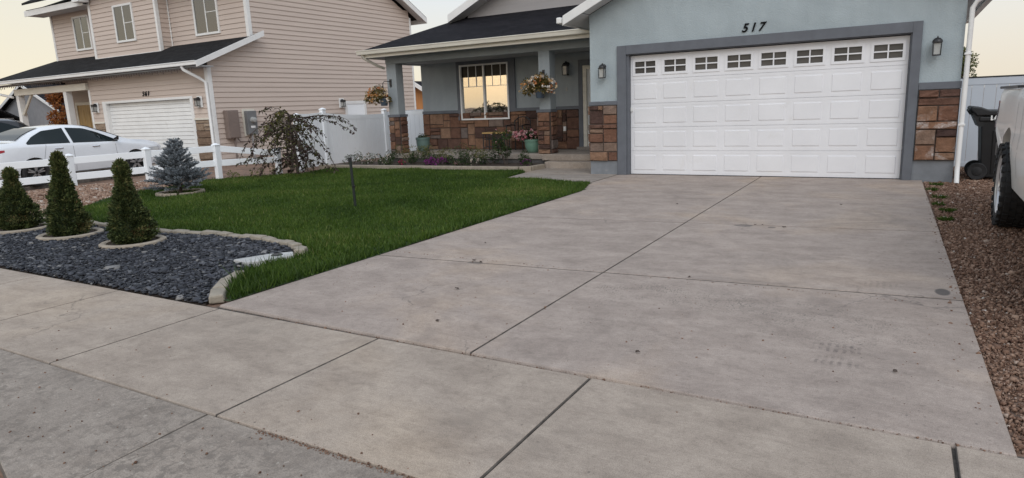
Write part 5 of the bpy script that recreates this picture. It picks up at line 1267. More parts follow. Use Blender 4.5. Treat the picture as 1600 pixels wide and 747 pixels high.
# white pickup at the right edge, tail towards the house
tk = Car(5.7, ([0, .04, .08, 1.95, 2.05, 2.3, 2.7, 3.3, 3.75, 4.3, 5.3, 5.6, 5.7], [1.30, 1.44, 1.46, 1.47, 1.55, 1.95, 2.05, 2.03, 1.80, 1.46, 1.40, 1.25, 1.1]), ([0, 1.9, 2.1, 4.2, 5.7], [1.45, 1.45, 1.42, 1.38, 1.2]), ([0, .08, .3, 2, 4.8, 5.4, 5.7], [.86, .93, .95, .95, .95, .90, .7]), ([0, .25, .7, 2.1, 4.6, 5.7], [.80, .72, .58, .42, .45, .6]), ([0, 5.7], [.70, .70]))
tr = thing('pickup_truck', 'dusty white lifted pickup truck with chunky tyres on the gravel at the right edge', 'truck', (6.85, -2.60, 0)); TR = place((6.80, -2.57, 0), math.pi-.018)
body = loft(tk, TR, 64).build('body', M['truckwhite'], tr, smooth=True); arches(body, TR, (1.55, 4.75), .50, .56, .95); liner(tr, TR, (1.55, 4.75), .5, .95, .5)
for sd in (1, -1):
    for t in (1.55, 4.75): wheel(tr, TR, t, sd*.965, .445, sd, .30, 'alloy', lug=26, spokes=8, two=False)
    sidepane(tk, TR, sd, [(2.55, 1.46), (3.75, 1.42)], [(2.55, 1.90), (3.25, 1.88), (3.75, 1.62)], .006).build('side_window', M['carglass'], tr, smooth=True)
    sidepane(tk, TR, sd, [(.015, 1.0), (.22, 1.0)], [(.015, 1.32), (.22, 1.32)], .010, 6).build('tail_light', M['taillight'], tr, smooth=True)
    b = MB(); P = [TR(.04, sd*.86, 1.462), TR(1.95, sd*.86, 1.472), TR(1.95, sd*.94, 1.472), TR(.04, sd*.93, 1.462)]; b.hexa(P+[(x, y, z+.03) for x, y, z in P]); b.build('bed_rail_cap', M['black'], tr, bevel=.008)
    b = MB()
    for k in range(0):
        a0, a1 = 3.1416*k/17-.1, 3.1416*(k+1)/17-.1; P = []
        for aa in (a0, a1):
            for rr, ww in ((.50, .955), (.555, .955), (.555, .985), (.50, 1.0)): P.append(TR(1.55+rr*math.cos(aa), sd*ww, .56+rr*math.sin(aa)))
        b.hexa([P[0], P[4], P[5], P[1], P[3], P[7], P[6], P[2]])
    b = MB(); b.hexa([TR(4.05, sd*.90, 1.45), TR(4.20, sd*.90, 1.45), TR(4.18, sd*1.02, 1.45), TR(4.10, sd*1.02, 1.45), TR(4.05, sd*.90, 1.5), TR(4.20, sd*.90, 1.5), TR(4.18, sd*1.03, 1.68), TR(4.10, sd*1.03, 1.68)]); b.build('mirror', M['black'], tr, bevel=.02)
b = MB(); b.hexa([TR(-.14, -.9, .62), TR(.05, -.9, .62), TR(.05, .9, .62), TR(-.14, .9, .62), TR(-.14, -.9, .80), TR(.05, -.9, .80), TR(.05, .9, .80), TR(-.14, .9, .80)]); b.build('rear_bumper', M['black'], tr, bevel=.02)
toppane(tk, TR, 3.4, 4.2, .84, .9, .03).build('windscreen', M['carglass'], tr, smooth=True)
def tbox(t0, t1, w0, w1, z0, z1): return MB().hexa([TR(t0, w0, z0), TR(t1, w0, z0), TR(t1, w1, z0), TR(t0, w1, z0), TR(t0, w0, z1), TR(t1, w0, z1), TR(t1, w1, z1), TR(t0, w1, z1)])
tbox(5.5, 5.73, -.52, .52, .82, 1.14).build('grille', M['black'], tr, bevel=.02)
for q in range(3): tbox(5.6, 5.745, -.5, .5, .88+q*.08, .90+q*.08).build('grille_bar', M['chrome'], tr)
for sd in (1, -1): tbox(5.35, 5.71, sd*.56, sd*.74, .88, 1.12).build('headlight', M['headlight'], tr, bevel=.02)
tbox(5.4, 5.86, -.90, .90, .56, .76).build('front_bumper', M['chrome'], tr, bevel=.03)
tbox(-.012, .03, -.62, .62, .84, 1.36).build('tailgate_panel', M['truckwhite'], tr, bevel=.02)
for sd in (1, -1):
    for tt in (2.08, 2.5, 3.55):
        b = MB()
        for i in range(8):
            za, zb = .62+i*.1, .62+(i+1)*.1; P = [TR(tt, sd*(tk.side(tt, za)+.003), za), TR(tt+.012, sd*(tk.side(tt, za)+.003), za), TR(tt+.012, sd*(tk.side(tt, zb)+.003), zb), TR(tt, sd*(tk.side(tt, zb)+.003), zb)]; b.face(P)
        b.build('panel_seam', M['black'], tr)
# ------------------------------------------------------------------ small conifers, spruce, weeping tree
def conifer(name, x, y, h, r, lean, label, seed, n=9000):
    global nrs
    nrs = np.random.RandomState(seed); t_ = thing(name, label, 'shrub', (x, y, 0), 'small conifers in the slate bed')
    prof_t = [0, .05, .14, .31, .53, .66, .74, .80, .86, .92, .97, 1.0]; prof_r = [.72, .93, 1.0, .86, .58, .40, .29, .25, .30, .27, .15, .03]
    th0 = nrs.uniform(0, 6.28); prof_r = [q_*(1+.10*math.sin(th0*2+i_*.9)) for i_, q_ in enumerate(prof_r)]; r_bare = th0
    rad = lambda t, a: np.interp(t, prof_t, prof_r)*r*(1+.13*np.sin(a*3+th0+t*9)+.12*np.sin(a*6+th0*3-t*19)+.08*np.sin(t*47+a*4))
    t = nrs.beta(1.05, 1.35, n); a = nrs.uniform(0, 6.283, n); q = rad(t, a)*np.sqrt(nrs.uniform(.55, 1.0, n))
    ax = lean[0]*t**1.5; ay = lean[1]*t**1.5
    P = np.stack([x+ax+np.cos(a)*q, y+ay+np.sin(a)*q, .03+t*(h-.03)], 1)
    stray = (nrs.rand(n) > .93)*nrs.uniform(.0, .035, n); P[:, 0] += np.cos(a)*stray; P[:, 1] += np.sin(a)*stray
    D = np.stack([np.cos(a), np.sin(a), nrs.uniform(.1, 1.1, n)+t*.5], 1)+nrs.normal(0, .45, (n, 3))
    clump = np.sin(a*5+t*23)*np.sin(t*31-a*3)
    tint = np.clip(nrs.normal(.36, .2, n)+.2*clump+.22*np.clip((t-.55)/.4, 0, 1), 0, 1)
    bare = (np.cos(a-r_bare)*np.sin(t*11+r_bare) > .78) & (nrs.rand(n) > .35); tint[bare] = nrs.uniform(.9, 1, bare.sum()); P[bare, 0] -= np.cos(a[bare])*.02; P[bare, 1] -= np.sin(a[bare])*.02
    leaves('crown', P, D, nrs.uniform(.024, .055, n), nrs.uniform(.012, .021, n), M['conifer'], t_, tint=tint)
    c = MB(); c.lathe([(float(np.interp(k, prof_t, prof_r))*r*.66, .02+k*(h-.05)) for k in np.linspace(0, 1, 16)], (x, y, 0), 18)
    c.v = [(vx+lean[0]*((vz-.02)/h)**1.5 if vz > .03 else vx, vy+(lean[1]*((vz-.02)/h)**1.5 if vz > .03 else 0), vz) for vx, vy, vz in c.v]
    c.t = [.05]*len(c.t); c.build('inner_twigs', M['conifer'], t_, smooth=True)
    k = MB(); k.tube([(x, y, -.02), (x, y, .12)], .03, 8); k.build('trunk', M['bark'], t_)
    return t_
conifer('dwarf_conifer', -3.27, -8.45, 1.03, .222, (-.03, 0), 'clipped conical conifer with a narrow neck and tufted tip, rightmost and nearest the lawn tip', 101, 13000)
conifer('dwarf_conifer', -4.77, -8.44, 1.13, .228, (.02, 0), 'clipped conical conifer with a narrow neck, tallest and middle of three in the slate bed', 102, 13000)
conifer('dwarf_conifer', -6.12, -8.45, .90, .24, (0, 0), 'clipped conical conifer, shortest and leftmost of three in the slate bed', 103, 11000)

def spruce(x, y, h, r):
    global nrs
    nrs = np.random.RandomState(55); z0 = mz(x, y); t_ = thing('blue_spruce', 'young silvery blue spruce with stiff tiered branches in a ring of stones', 'tree', (x, y, z0))
    tk_ = MB(); tk_.tube([(x, y, z0-.03), (x+.01, y, z0+h*.5), (x, y, z0+h*.98)], [.035, .024, .006], 8); tk_.build('trunk', M['bark'], t_)
    Ps, Ds, Ts = [], [], []; br = MB()
    def needles(p, d, L, den):
        m = max(6, int(L*den)); u = nrs.rand(m); pp = p[None]+d[None]*(u*L)[:, None]; dd = unit(nrs.normal(size=(m, 3)))*.8+d*.9
        Ps.append(pp); Ds.append(dd); Ts.append(np.clip(nrs.normal(.45, .2, m)+.25*(u-.5), 0, 1))
    for k in range(15):
        f = (k+.3)/15; z = z0+.10+f*(h-.14); L = r*(1.02-f**1.15)*.98+.04; nb_ = 11-int(f*6); a0 = nrs.uniform(0, 6.28)
        for i in range(nb_):
            a = a0+6.283*i/nb_+nrs.normal(0, .15); l = L*nrs.uniform(.62, 1.2); up = .28+.5*f+nrs.normal(0, .14)
            d = np.array([math.cos(a), math.sin(a), up]); d /= np.linalg.norm(d); p0 = np.array([x, y, z])
            br.tube([p0, p0+d*l], [.008, .003], 4, cap=False); needles(p0+d*l*.15, d, l*.9, 460)
            for q in range(int(3+l*9)):
                u = nrs.uniform(.3, .95); sgn = 1 if q % 2 else -1; a2 = a+sgn*nrs.uniform(.5, .95); d2 = np.array([math.cos(a2), math.sin(a2), up+nrs.normal(.05, .15)]); d2 /= np.linalg.norm(d2)
                l2 = l*(1-u)*.6+.06; needles(p0+d*l*u, d2, l2, 430)
    needles(np.array([x, y, z0+h*.86]), np.array([0, 0, 1.]), h*.14, 500)
    br.build('branch', M['bark'], t_)
    P = np.concatenate(Ps); D = np.concatenate(Ds); leaves('crown', P, D, nrs.uniform(.022, .034, len(P)), .009, M['spruce'], t_, tint=np.concatenate(Ts))
spruce(-7.62, -4.93, 1.12, .56)

def weeping(x, y, h):
    global nrs
    nrs = np.random.RandomState(77); z0 = mz(x, y); t_ = thing('weeping_tree', 'small weeping tree with sparse purple brown leaves on drooping branches, before the white fence', 'tree', (x, y, z0))
    tk_ = MB(); tk_.tube([(x+.02, y, z0-.05), (x, y, z0+.5), (x-.06, y, z0+1.05), (x-.10, y, z0+h*.93)], [.038, .034, .03, .02], 8); tk_.build('trunk', M['bark'], t_, smooth=True)
    br = MB(); Ps, Ds = [], []; top = np.array([x-.09, y, z0+h*.90])
    for k in range(88):
        a = nrs.uniform(0, 6.283); out = nrs.uniform(.35, 1.4)*(1+.25*math.sin(3*a+1))*(1.18 if math.cos(a) > 0 else .92); dropz = nrs.uniform(.15, 1.35)*(.55+.42*out); zs_ = -abs(nrs.normal(0, .52))+.05
        p0 = top+np.array([0, 0, zs_]); ux = np.array([math.cos(a), math.sin(a)*.8, 0]); up = nrs.uniform(.02, .2) if zs_ > -.2 else nrs.uniform(-.05, .12)
        n = 14; pts = []
        for i in range(n+1):
            u = i/n; pts.append(p0+ux*out*(u**.8)+np.array([0, 0, up*math.sin(min(u*2.2, 1.57))*1.3-dropz*u**2.1])+nrs.normal(0, .008, 3))
        pts = [q for q in pts if q[2] > z0+.04]
        if len(pts) < 4: continue
        br.tube(pts, [.0085*(1-i/len(pts))+.0028 for i in range(len(pts))], 5, cap=False)
        m = int(12+out*22)
        for _ in range(m):
            u = nrs.uniform(.18, 1)*(len(pts)-1.01); i = int(u); q = pts[i]+(pts[i+1]-pts[i])*(u-i); Ps.append(q+nrs.normal(0, .015, 3)); Ds.append([nrs.normal(0, .6), nrs.normal(0, .6), -.7+nrs.normal(0, .4)])
    br.build('branch', M['bark'], t_)
    P = np.array(Ps); tint = np.clip(nrs.normal(.38, .2, len(P)), 0, .85); yl = (np.abs(P[:, 0]-(x-.08)) < .22) & (P[:, 2] > z0+.75); tint[yl] = nrs.uniform(.72, .95, yl.sum())
    leaves('crown', P, np.array(Ds), nrs.uniform(.055, .10, len(P)), nrs.uniform(.034, .054, len(P)), M['weep'], t_, tint=tint)
weeping(-7.93, -1.62, 1.62)
# dark stake in the lawn
b = MB(); b.tube([(-2.57, -5.28, -.05), (-2.60, -5.28, .78)], .022, 8); o = b.build('garden_stake', M['stake'], None, (-2.57, -5.28, 0), bevel=.004)
tag(o, 'thin dark stake standing alone in the middle of the lawn', 'stake')
b = MB(); b.tube([(-2.605, -5.28, .74), (-2.605, -5.28, .80)], .03, 8); b.build('cap', M['black'], o)
b = MB(); b.tube([(-2.572, -5.285, .33), (-2.573, -5.285, .36)], .028, 8); b.build('collar', M['alloydark'], o)

# ------------------------------------------------------------------ bed in front of the porch
BEDP = [(-8.9, .22), (-2.62, .36), (-2.5, .6), (-2.48, 1.44), (-8.9, 1.44)]
b = MB(); b.face([(x, y, .075) for x, y in BEDP]); struct(b.build('bed_floor', M['soil']))
cu = MB(); 
def curbseg(a, c, h=.105, w=.055):
    d = Vector((c[0]-a[0], c[1]-a[1])).normalized(); n = Vector((-d.y, d.x))*w; P = [(a[0]-n.x, a[1]-n.y), (c[0]-n.x, c[1]-n.y), (c[0]+n.x, c[1]+n.y), (a[0]+n.x, a[1]+n.y)]
    cu.hexa([(x, y, -.03) for x, y in P]+[(a_[0]*.9+b_*.1 if False else a_[0], a_[1], h) for a_, b_ in zip(P, (0, 0, 0, 0))])
curbseg((-8.95, .10), (-5.8, .20)); curbseg((-5.79, .20), (-2.75, .30)); curbseg((-2.75, .30), (-2.52, .46)); curbseg((-2.52, .46), (-2.47, .98))
o = cu.build('garden_curb', M['ring'], None, (-5.5, .2, 0), bevel=.015); tag(o, 'low tan concrete curb along the front of the flower bed below the porch', 'curb')
def bush(name, x, y, r, h, n, mat, label, cat_='plant', group=None, leaf=(.03, .055), wid=.5, flower=None, nf=0, fs=(.03, .05), z=.075, seed=1, sq=1.0, stems=7, open_=.0):
    global nrs
    nrs = np.random.RandomState(seed); t_ = thing(name, label, cat_, (x, y, z), group)
    # several uneven twig clusters rather than one dome
    nc = max(4, int(r*18)); cc = np.stack([nrs.normal(0, r*.48, nc), nrs.normal(0, r*.40*sq, nc), nrs.uniform(.35, 1.0, nc)*h*.8], 1); cr = nrs.uniform(.28, .55, nc)*min(r, h)*.9
    k = nrs.randint(0, nc, n); d = unit(nrs.normal(size=(n, 3))); P = cc[k]+d*(cr[k]*nrs.uniform(.35, 1.05, n)**.6)[:, None]; P[:, 2] = np.maximum(P[:, 2], .015)
    P += [x, y, z]; D = d+[0, 0, .35]
    leaves('foliage', P, D, nrs.uniform(*leaf, n), nrs.uniform(*leaf, n)*wid, M[mat], t_, tint=np.clip(nrs.normal(.45, .2, n)+.15*(k % 3-1), 0, 1), droop=.2)
    s_ = MB()
    for i in range(min(stems, nc)): s_.tube([(x+cc[i][0]*.2, y+cc[i][1]*.2, z-.02), (x+cc[i][0]*.7, y+cc[i][1]*.7, z+cc[i][2]*.6), (x+cc[i][0], y+cc[i][1], z+cc[i][2])], [.008, .006, .003], 5)
    s_.build('stem', M['bark'], t_)
    if flower:
        k = nrs.randint(0, nc, nf); d = unit(nrs.normal(size=(nf, 3))+[0, -.45, .5]); C = cc[k]+d*(cr[k]*1.02)[:, None]; C[:, 2] = np.maximum(C[:, 2], .03); C += [x, y, z]
        pet = 6; PP = np.repeat(C, pet, 0); DD = np.repeat(d, pet, 0)*.45+unit(nrs.normal(size=(nf*pet, 3))); sz = np.repeat(nrs.uniform(*fs, nf), pet)
        leaves('flower', PP, DD, sz*.62, sz*.55, M[flower], t_, tint=np.repeat(nrs.rand(nf), pet)*.7+nrs.rand(nf*pet)*.3).name = 'blossom'
    return t_
bush('daisy_bush', -7.75, .78, .36, .30, 420, 'leaf', 'white flowered low bush in the bed before the privacy fence', 'plant', None, flower='fl_white', nf=46, seed=3)
bush('daisy_bush', -7.05, .72, .30, .26, 380, 'leaf', 'white flowered low bush in the bed under the left stone porch post', 'plant', None, flower='fl_white', nf=46, seed=4)
bush('leafy_perennial', -8.25, .60, .30, .34, 300, 'leaf', 'dark leafy perennial at the left end of the flower bed beside the fence', 'plant', seed=5)
for i, (x, y, r, h) in enumerate([(-6.55, 1.10, .36, .46), (-6.0, 1.14, .34, .48), (-5.4, 1.08, .32, .42), (-4.75, 1.12, .36, .50), (-4.25, 1.0, .28, .44)]):
    bush('rose_shrub', x, y, r, h, 420, 'leafy' if i != 3 else 'leaf', 'thin yellowing rose shrub in the bed along the porch deck front', 'plant', 'yellowing shrubs along the deck', seed=20+i)
bush('pink_flower', -6.45, .58, .16, .18, 120, 'leaf', 'small magenta flower clump at the curb, left part of the bed', 'flower', None, flower='fl_red', nf=26, seed=31)
bush('purple_petunia', -5.65, .58, .26, .18, 160, 'leaf', 'low mound of purple petunias at the curb below the window, left of the pair', 'flower', None, flower='fl_purple', nf=75, fs=(.04, .06), seed=32)
bush('purple_petunia', -5.10, .60, .26, .18, 160, 'leaf', 'low mound of purple petunias at the curb below the window, right of the pair', 'flower', None, flower='fl_purple', nf=70, fs=(.04, .06), seed=33)
bush('pink_flower', -4.62, .50, .15, .16, 110, 'leaf', 'small pink flower clump at the curb, right of the purple petunias', 'flower', None, flower='fl_pink', nf=26, seed=41)
bush('white_flower', -4.10, .64, .22, .18, 170, 'leaf', 'low white flower clump at the curb left of the tall rose bush', 'flower', None, flower='fl_white', nf=26, seed=34)
bush('rose_bush', -3.42, .88, .34, 1.02, 1100, 'leaf', 'tall dark rose bush before the green pot beside the right porch post', 'plant', None, leaf=(.035, .06), flower='fl_pink', nf=12, seed=35)
bush('purple_flower', -2.78, .66, .20, .18, 170, 'leaf', 'small purple flower clump at the right end of the bed beside the steps', 'flower', None, flower='fl_purple', nf=24, seed=36)
bush('green_perennial', -6.9, .45, .22, .16, 200, 'leaf', 'low green perennial just behind the curb, left of the magenta flowers', 'plant', seed=37)
bush('green_perennial', -4.65, .52, .24, .16, 220, 'leaf', 'low green perennial just behind the curb, right of the purple petunias', 'plant', seed=38)
for i, (x, y, r, h) in enumerate([(-7.35, 1.15, .28, .34), (-6.25, .82, .26, .26), (-5.75, 1.05, .30, .36), (-5.0, .98, .26, .30), (-4.45, .78, .26, .28), (-3.9, 1.05, .26, .40), (-3.05, 1.12, .24, .34)]):
    bush('filler_plant', x, y, r, h, 380, 'leaf', 'leafy green filler plant among the flowers of the porch bed', 'plant', 'green filler plants in the porch bed', seed=120+i)
for i, (x, y) in enumerate([(-8.55, -.75), (-8.75, -1.6), (-8.5, -2.3), (-9.1, -2.5)]):
    bush('wild_weed', x, y, .17, .22, 130, 'leafy', 'loose weedy plant growing at the foot of the white rail fence', 'weed', 'weeds under the rail fence', seed=60+i, z=mz(x, y), leaf=(.03, .06))

# ------------------------------------------------------------------ pots, baskets, porch furniture
def pot(name, x, y, z, r, h, mat, label, plant=None):
    t_ = thing(name, label, 'flower pot', (x, y, z)); b = MB()
    b.lathe([(0, 0), (r*.55, 0), (r*.68, h*.06), (r*.90, h*.32), (r*.98, h*.60), (r*.99, h*.82), (r*1.06, h*.84), (r*1.07, h), (r*.95, h), (r*.93, h*.86), (0, h*.86)], (x, y, z), 28); b.build('pot', M[mat], t_, smooth=True)
    s_ = MB(); s_.lathe([(0, h*.9), (r*.93, h*.87)], (x, y, z), 20); s_.build('soil', M['soil'], t_)
    return t_
def addfol(t_, C, R_, n, mat, seed, flower=None, nf=0, fs=(.05, .07), leaf=(.04, .07), down=0.0, front=True):
    global nrs
    nrs = np.random.RandomState(seed); C = np.array(C); R_ = np.array(R_); nc = 16; cc = C+unit(nrs.normal(size=(nc, 3)))*R_*nrs.uniform(.3, .85, (nc, 1)); k = nrs.randint(0, nc, n)
    d = unit(nrs.normal(size=(n, 3))); P = cc[k]+d*R_*.38*nrs.uniform(.3, 1, (n, 1)); P[:, 2] -= down*np.abs(P[:, 0]-C[0])
    leaves('foliage', P, d+[0, -.2, .2], nrs.uniform(*leaf, n), nrs.uniform(*leaf, n)*.55, M[mat], t_, tint=np.clip(nrs.normal(.45, .22, n), 0, 1), droop=.3)
    if flower:
        d = unit(nrs.normal(size=(nf, 3))+[0, -.5, .25]); Q = C+d*R_*nrs.uniform(.8, 1.08, (nf, 1)); Q[:, 2] -= down*np.abs(Q[:, 0]-C[0]); pet = 6
        sz = np.repeat(nrs.uniform(*fs, nf), pet); leaves('flower', np.repeat(Q, pet, 0), np.repeat(d, pet, 0)*.4+unit(nrs.normal(size=(nf*pet, 3))), sz*.6, sz*.55, M[flower], t_, tint=np.repeat(nrs.rand(nf), pet)).name = 'blossom'
p = pot('planter', -7.0, 2.25, .30, .195, .40, 'pot', 'sage green round planter with a low dark mound of plants, behind the left porch post')
addfol(p, (-7.0, 2.25, .72), (.15, .15, .09), 260, 'leaf', 81, leaf=(.03, .05))
p = pot('flower_pot', -3.22, 1.90, .30, .22, .34, 'potgreen', 'mint green round pot of pink flowers beside the right porch post')
addfol(p, (-3.34, 1.86, .74), (.42, .22, .14), 560, 'leaf', 82, 'fl_pink', 85, (.06, .09))
def basket(x, y, ztop, zr, label, C, R_, seed, side):
    t_ = thing('flower_basket', label, 'flower basket', (x, y, zr)); b = MB(); h = .20; r = .115
    b.lathe([(0, 0), (r*.72, 0), (r*.80, .01), (r*1.0, h*.9), (r*1.10, h*.9), (r*1.10, h), (r*.94, h), (0, h*.85)], (x, y, zr), 22); b.build('pot', M['potblue'], t_, smooth=True)
    k = MB(); k.tube([(x+side, 1.49, ztop), (x+side, 1.46, ztop+.02), (x+side*.4, y+.02, ztop+.03), (x, y, ztop-.03), (x, y, zr+h)], .011, 6); k.box(x+side-.03, x+side+.03, 1.475, 1.498, ztop-.12, ztop+.08); k.build('bracket', M['black'], t_)
    addfol(t_, C, R_, 1500, 'basket_leaf', seed, 'fl_basket', 90, (.06, .09), (.04, .075), .22)
    return t_
basket(-2.66, 1.28, 2.22, 1.64, 'hanging basket of white flowers in a slate blue pot on the right porch post', (-2.66, 1.27, 1.98), (.50, .20, .21), 91, .0)
basket(-7.50, 1.28, 2.25, 1.62, 'hanging basket of fading white flowers on the left porch post, spilling to the left', (-7.70, 1.27, 1.93), (.42, .22, .24), 92, .1)
def stool(x, y, w, h, label):
    t_ = thing('porch_stool', label, 'stool', (x, y, .30)); b = MB(); b.box(x-w/2, x+w/2, y-w/2, y+w/2, .30+h-.035, .30+h); b.build('seat', M['wood'], t_, bevel=.006)
    for sx in (-1, 1):
        for sy in (-1, 1):
            l = MB(); l.tube([(x+sx*w*.43, y+sy*w*.43, .30), (x+sx*w*.43, y+sy*w*.43, .30+h-.035)], .014, 6); l.build('leg', M['black'], t_)
    r_ = MB()
    for zz in (.10, h*.62):
        for sy in (-1, 1): r_.tube([(x-w*.43, y+sy*w*.43, .30+zz), (x+w*.43, y+sy*w*.43, .30+zz)], .009, 6)
        for sx in (-1, 1): r_.tube([(x+sx*w*.43, y-w*.43, .30+zz), (x+sx*w*.43, y+w*.43, .30+zz)], .009, 6)
    r_.tube([(x-w*.1, y-w*.43, .40), (x-w*.1, y-w*.43, .30+h-.03)], .009, 6); r_.tube([(x+w*.15, y-w*.43, .40), (x+w*.15, y-w*.43, .30+h-.03)], .009, 6)
    r_.build('stretcher', M['black'], t_)
stool(-4.90, 2.55, .34, .50, 'dark metal stool with pale wooden top below the window, left of the pair'); stool(-4.48, 2.50, .30, .50, 'dark metal stool with pale wooden top below the window, right of the pair')
t_ = thing('porch_chair', 'dark metal porch chair with curved back between the stools and the green pot', 'chair', (-3.95, 2.5, .30))
s_ = MB(); s_.box(-4.22, -3.72, 2.25, 2.72, .72, .75); s_.build('seat', M['black'], t_, bevel=.006)
for sx in (-4.21, -3.73):
    for sy, hh in ((2.26, .98), (2.71, 1.10)): l = MB(); l.tube([(sx, sy, .30), (sx, sy, hh)], .015, 6); l.build('leg', M['black'], t_)
    a = MB(); a.tube([(sx, 2.24, .975), (sx, 2.5, .985), (sx, 2.71, .97)], .017, 6); a.build('arm', M['black'], t_)
k = MB(); k.tube([(-4.21, 2.72, 1.08), (-4.1, 2.73, 1.17), (-3.97, 2.73, 1.19), (-3.84, 2.73, 1.17), (-3.73, 2.72, 1.08)], .016, 6)
for i in range(5): k.tube([(-4.13+i*.08, 2.725, .76), (-4.13+i*.08, 2.73, 1.15)], .007, 5)
k.build('backrest', M['black'], t_)

# ------------------------------------------------------------------ wheeled bin
t_ = thing('wheeled_bin', 'black wheeled rubbish bin with white letters standing before the pale fence, right of the garage', 'bin', (6.30, .55, -.02))
bx0, bx1, by0, by1 = 5.94, 6.62, .30, .92
b = MB(); b.hexa([(bx0+.08, by0+.06, .02), (bx1-.08, by0+.06, .02), (bx1-.08, by1-.05, .02), (bx0+.08, by1-.05, .02), (bx0+.01, by0, 1.02), (bx1-.01, by0, 1.02), (bx1-.01, by1, 1.02), (bx0+.01, by1, 1.02)]); b.box(bx0-.02, bx1+.02, by0-.02, by1+.02, .94, 1.02)
for i in range(3): b.hexa([(bx0+.2+i*.12, by0+.045, .08), (bx0+.24+i*.12, by0+.045, .08), (bx0+.24+i*.12, by0+.1, .08), (bx0+.2+i*.12, by0+.1, .08), (bx0+.18+i*.14, by0-.008, .8), (bx0+.23+i*.14, by0-.008, .8), (bx0+.23+i*.14, by0+.05, .8), (bx0+.18+i*.14, by0+.05, .8)])
b.build('body', M['bin'], t_, bevel=.03, bseg=3)
l = MB(); l.prism([(bx0-.05, by0-.03, 1.03), (bx1+.05, by0-.03, 1.03), (bx1+.02, by0-.03, 1.10), (bx0+.12, by0-.03, 1.12), (bx0-.0, by0-.03, 1.17), (bx0-.14, by0-.03, 1.19), (bx0-.16, by0-.03, 1.15)], (0, by1-by0+.06, 0)); l.build('lid', M['bin'], t_, bevel=.02)
h = MB(); h.tube([(bx0-.10, by0+.08, 1.05), (bx0-.15, by0+.1, 1.12), (bx0-.15, by1-.1, 1.12), (bx0-.10, by1-.08, 1.05)], .02, 8); h.hexa([(bx0-.02, by0+.0, .86), (bx0+.05, by0, .86), (bx0+.05, by1, .86), (bx0-.02, by1, .86), (bx0-.12, by0, 1.08), (bx0+.03, by0, 1.08), (bx0+.03, by1, 1.08), (bx0-.12, by1, 1.08)]); h.build('handle', M['bin'], t_, smooth=True)
for yy in (by0+.02, by1-.1):
    w_ = MB(); w_.lathe([(0, 0), (.06, 0), (.075, .01), (.13, .0), (.142, .015), (.142, .065), (.13, .08), (0, .08)], (bx0+.02, yy-.02, .125), 28, 'y'); w_.build('wheel', M['tyre'], t_, smooth=True)
text('lettering', 'LA', .095, (6.07, by0-.030, .965), M['white'], t_, .002, 0, .006)
# ------------------------------------------------------------------ background trees and cables
def bgtree(name, x, y, h, r, n, mat, label, seed, trunk=.12, leaf=.16, low=.25, bare=False):
    global nrs
    nrs = np.random.RandomState(seed); t_ = thing(name, label, 'tree', (x, y, 0)); b = MB(); b.tube([(x, y, -.1), (x+.05, y, h*.35), (x, y, h*.9)], [trunk, trunk*.7, trunk*.15], 8); b.build('trunk', M['bark'], t_)
    lim = MB(); nc = 26; C = []
    for i in range(nc):
        a = nrs.uniform(0, 6.28); f = nrs.uniform(low, .97); q = r*nrs.uniform(.3, 1)*math.sin(math.pi*min(1, (f-low)/(1-low)*.85+.15)); e = np.array([x+math.cos(a)*q, y+math.sin(a)*q, h*f])
        s0 = np.array([x, y, h*max(.15, f-.28)]); lim.tube([s0, (s0+e)/2+[0, 0, .05*h], e], [trunk*.35, trunk*.22, trunk*.06], 5); C.append(e)
        if bare:
            for _ in range(5): lim.tube([e, e+nrs.normal(0, r*.22, 3)+[0, 0, r*.2]], [trunk*.06, trunk*.03], 4)
    lim.build('limb', M['bark'], t_)
    C = np.array(C); k = nrs.randint(0, nc, n); d = unit(nrs.normal(size=(n, 3))); P = C[k]+d*(r*.30*nrs.uniform(.1, 1, n)**.5)[:, None]
    leaves('crown', P, d, nrs.uniform(.6, 1.2, n)*leaf, nrs.uniform(.35, .65, n)*leaf, M[mat], t_, tint=np.clip(nrs.normal(.45, .2, n)+.1*(k % 3-1), 0, 1))
bgtree('broadleaf_tree', 7.3, 30, 3.35, 1.15, 3200, 'conifer', 'green leafy tree rising behind the pale fence right of the downspout', 201, leaf=.13)
bgtree('autumn_tree', -46.2, 11.9, 3.7, 1.1, 2600, 'autumn', 'orange leaved tree seen through the neighbouring porch', 202, leaf=.22)
bgtree('bare_tree', -60, 22, 8.6, 2.6, 90, 'autumn', 'nearly bare tree rising behind the left end of the neighbouring roof', 203, leaf=.2, bare=True)
bgtree('dark_tree', -80, 12, 7.5, 4.5, 3000, 'conifer', 'dark tree behind the low house at the left edge', 204, leaf=.35)
bgtree('street_tree', -15.5, -46, 7.0, 3.2, 5000, 'conifer', 'leafy tree across the street, seen only as a dark reflection in the front window', 205, leaf=.28)
bgtree('street_tree', -26, -52, 5.0, 2.6, 4000, 'conifer', 'smaller leafy tree across the street, seen only as a reflection in the front window', 206, leaf=.28)
# ------------------------------------------------------------------ power cables
for i, (a, c, lab) in enumerate((((-77, 16, 19.3), (-10, 16, 15.0), 'thin overhead cable crossing the sky at top left, upper of two'), ((-77, 16, 16.4), (-10, 16, 12.2), 'thin overhead cable crossing the sky at top left, lower of two'))):
    b = MB(); a, c = Vector(a), Vector(c); b.tube([a.lerp(c, k/12)+Vector((0, 0, -.5*math.sin(math.pi*k/12))) for k in range(13)], .022, 5)
    tag(b.build('power_cable', M['cable'], None, tuple(a)), lab, 'cable')
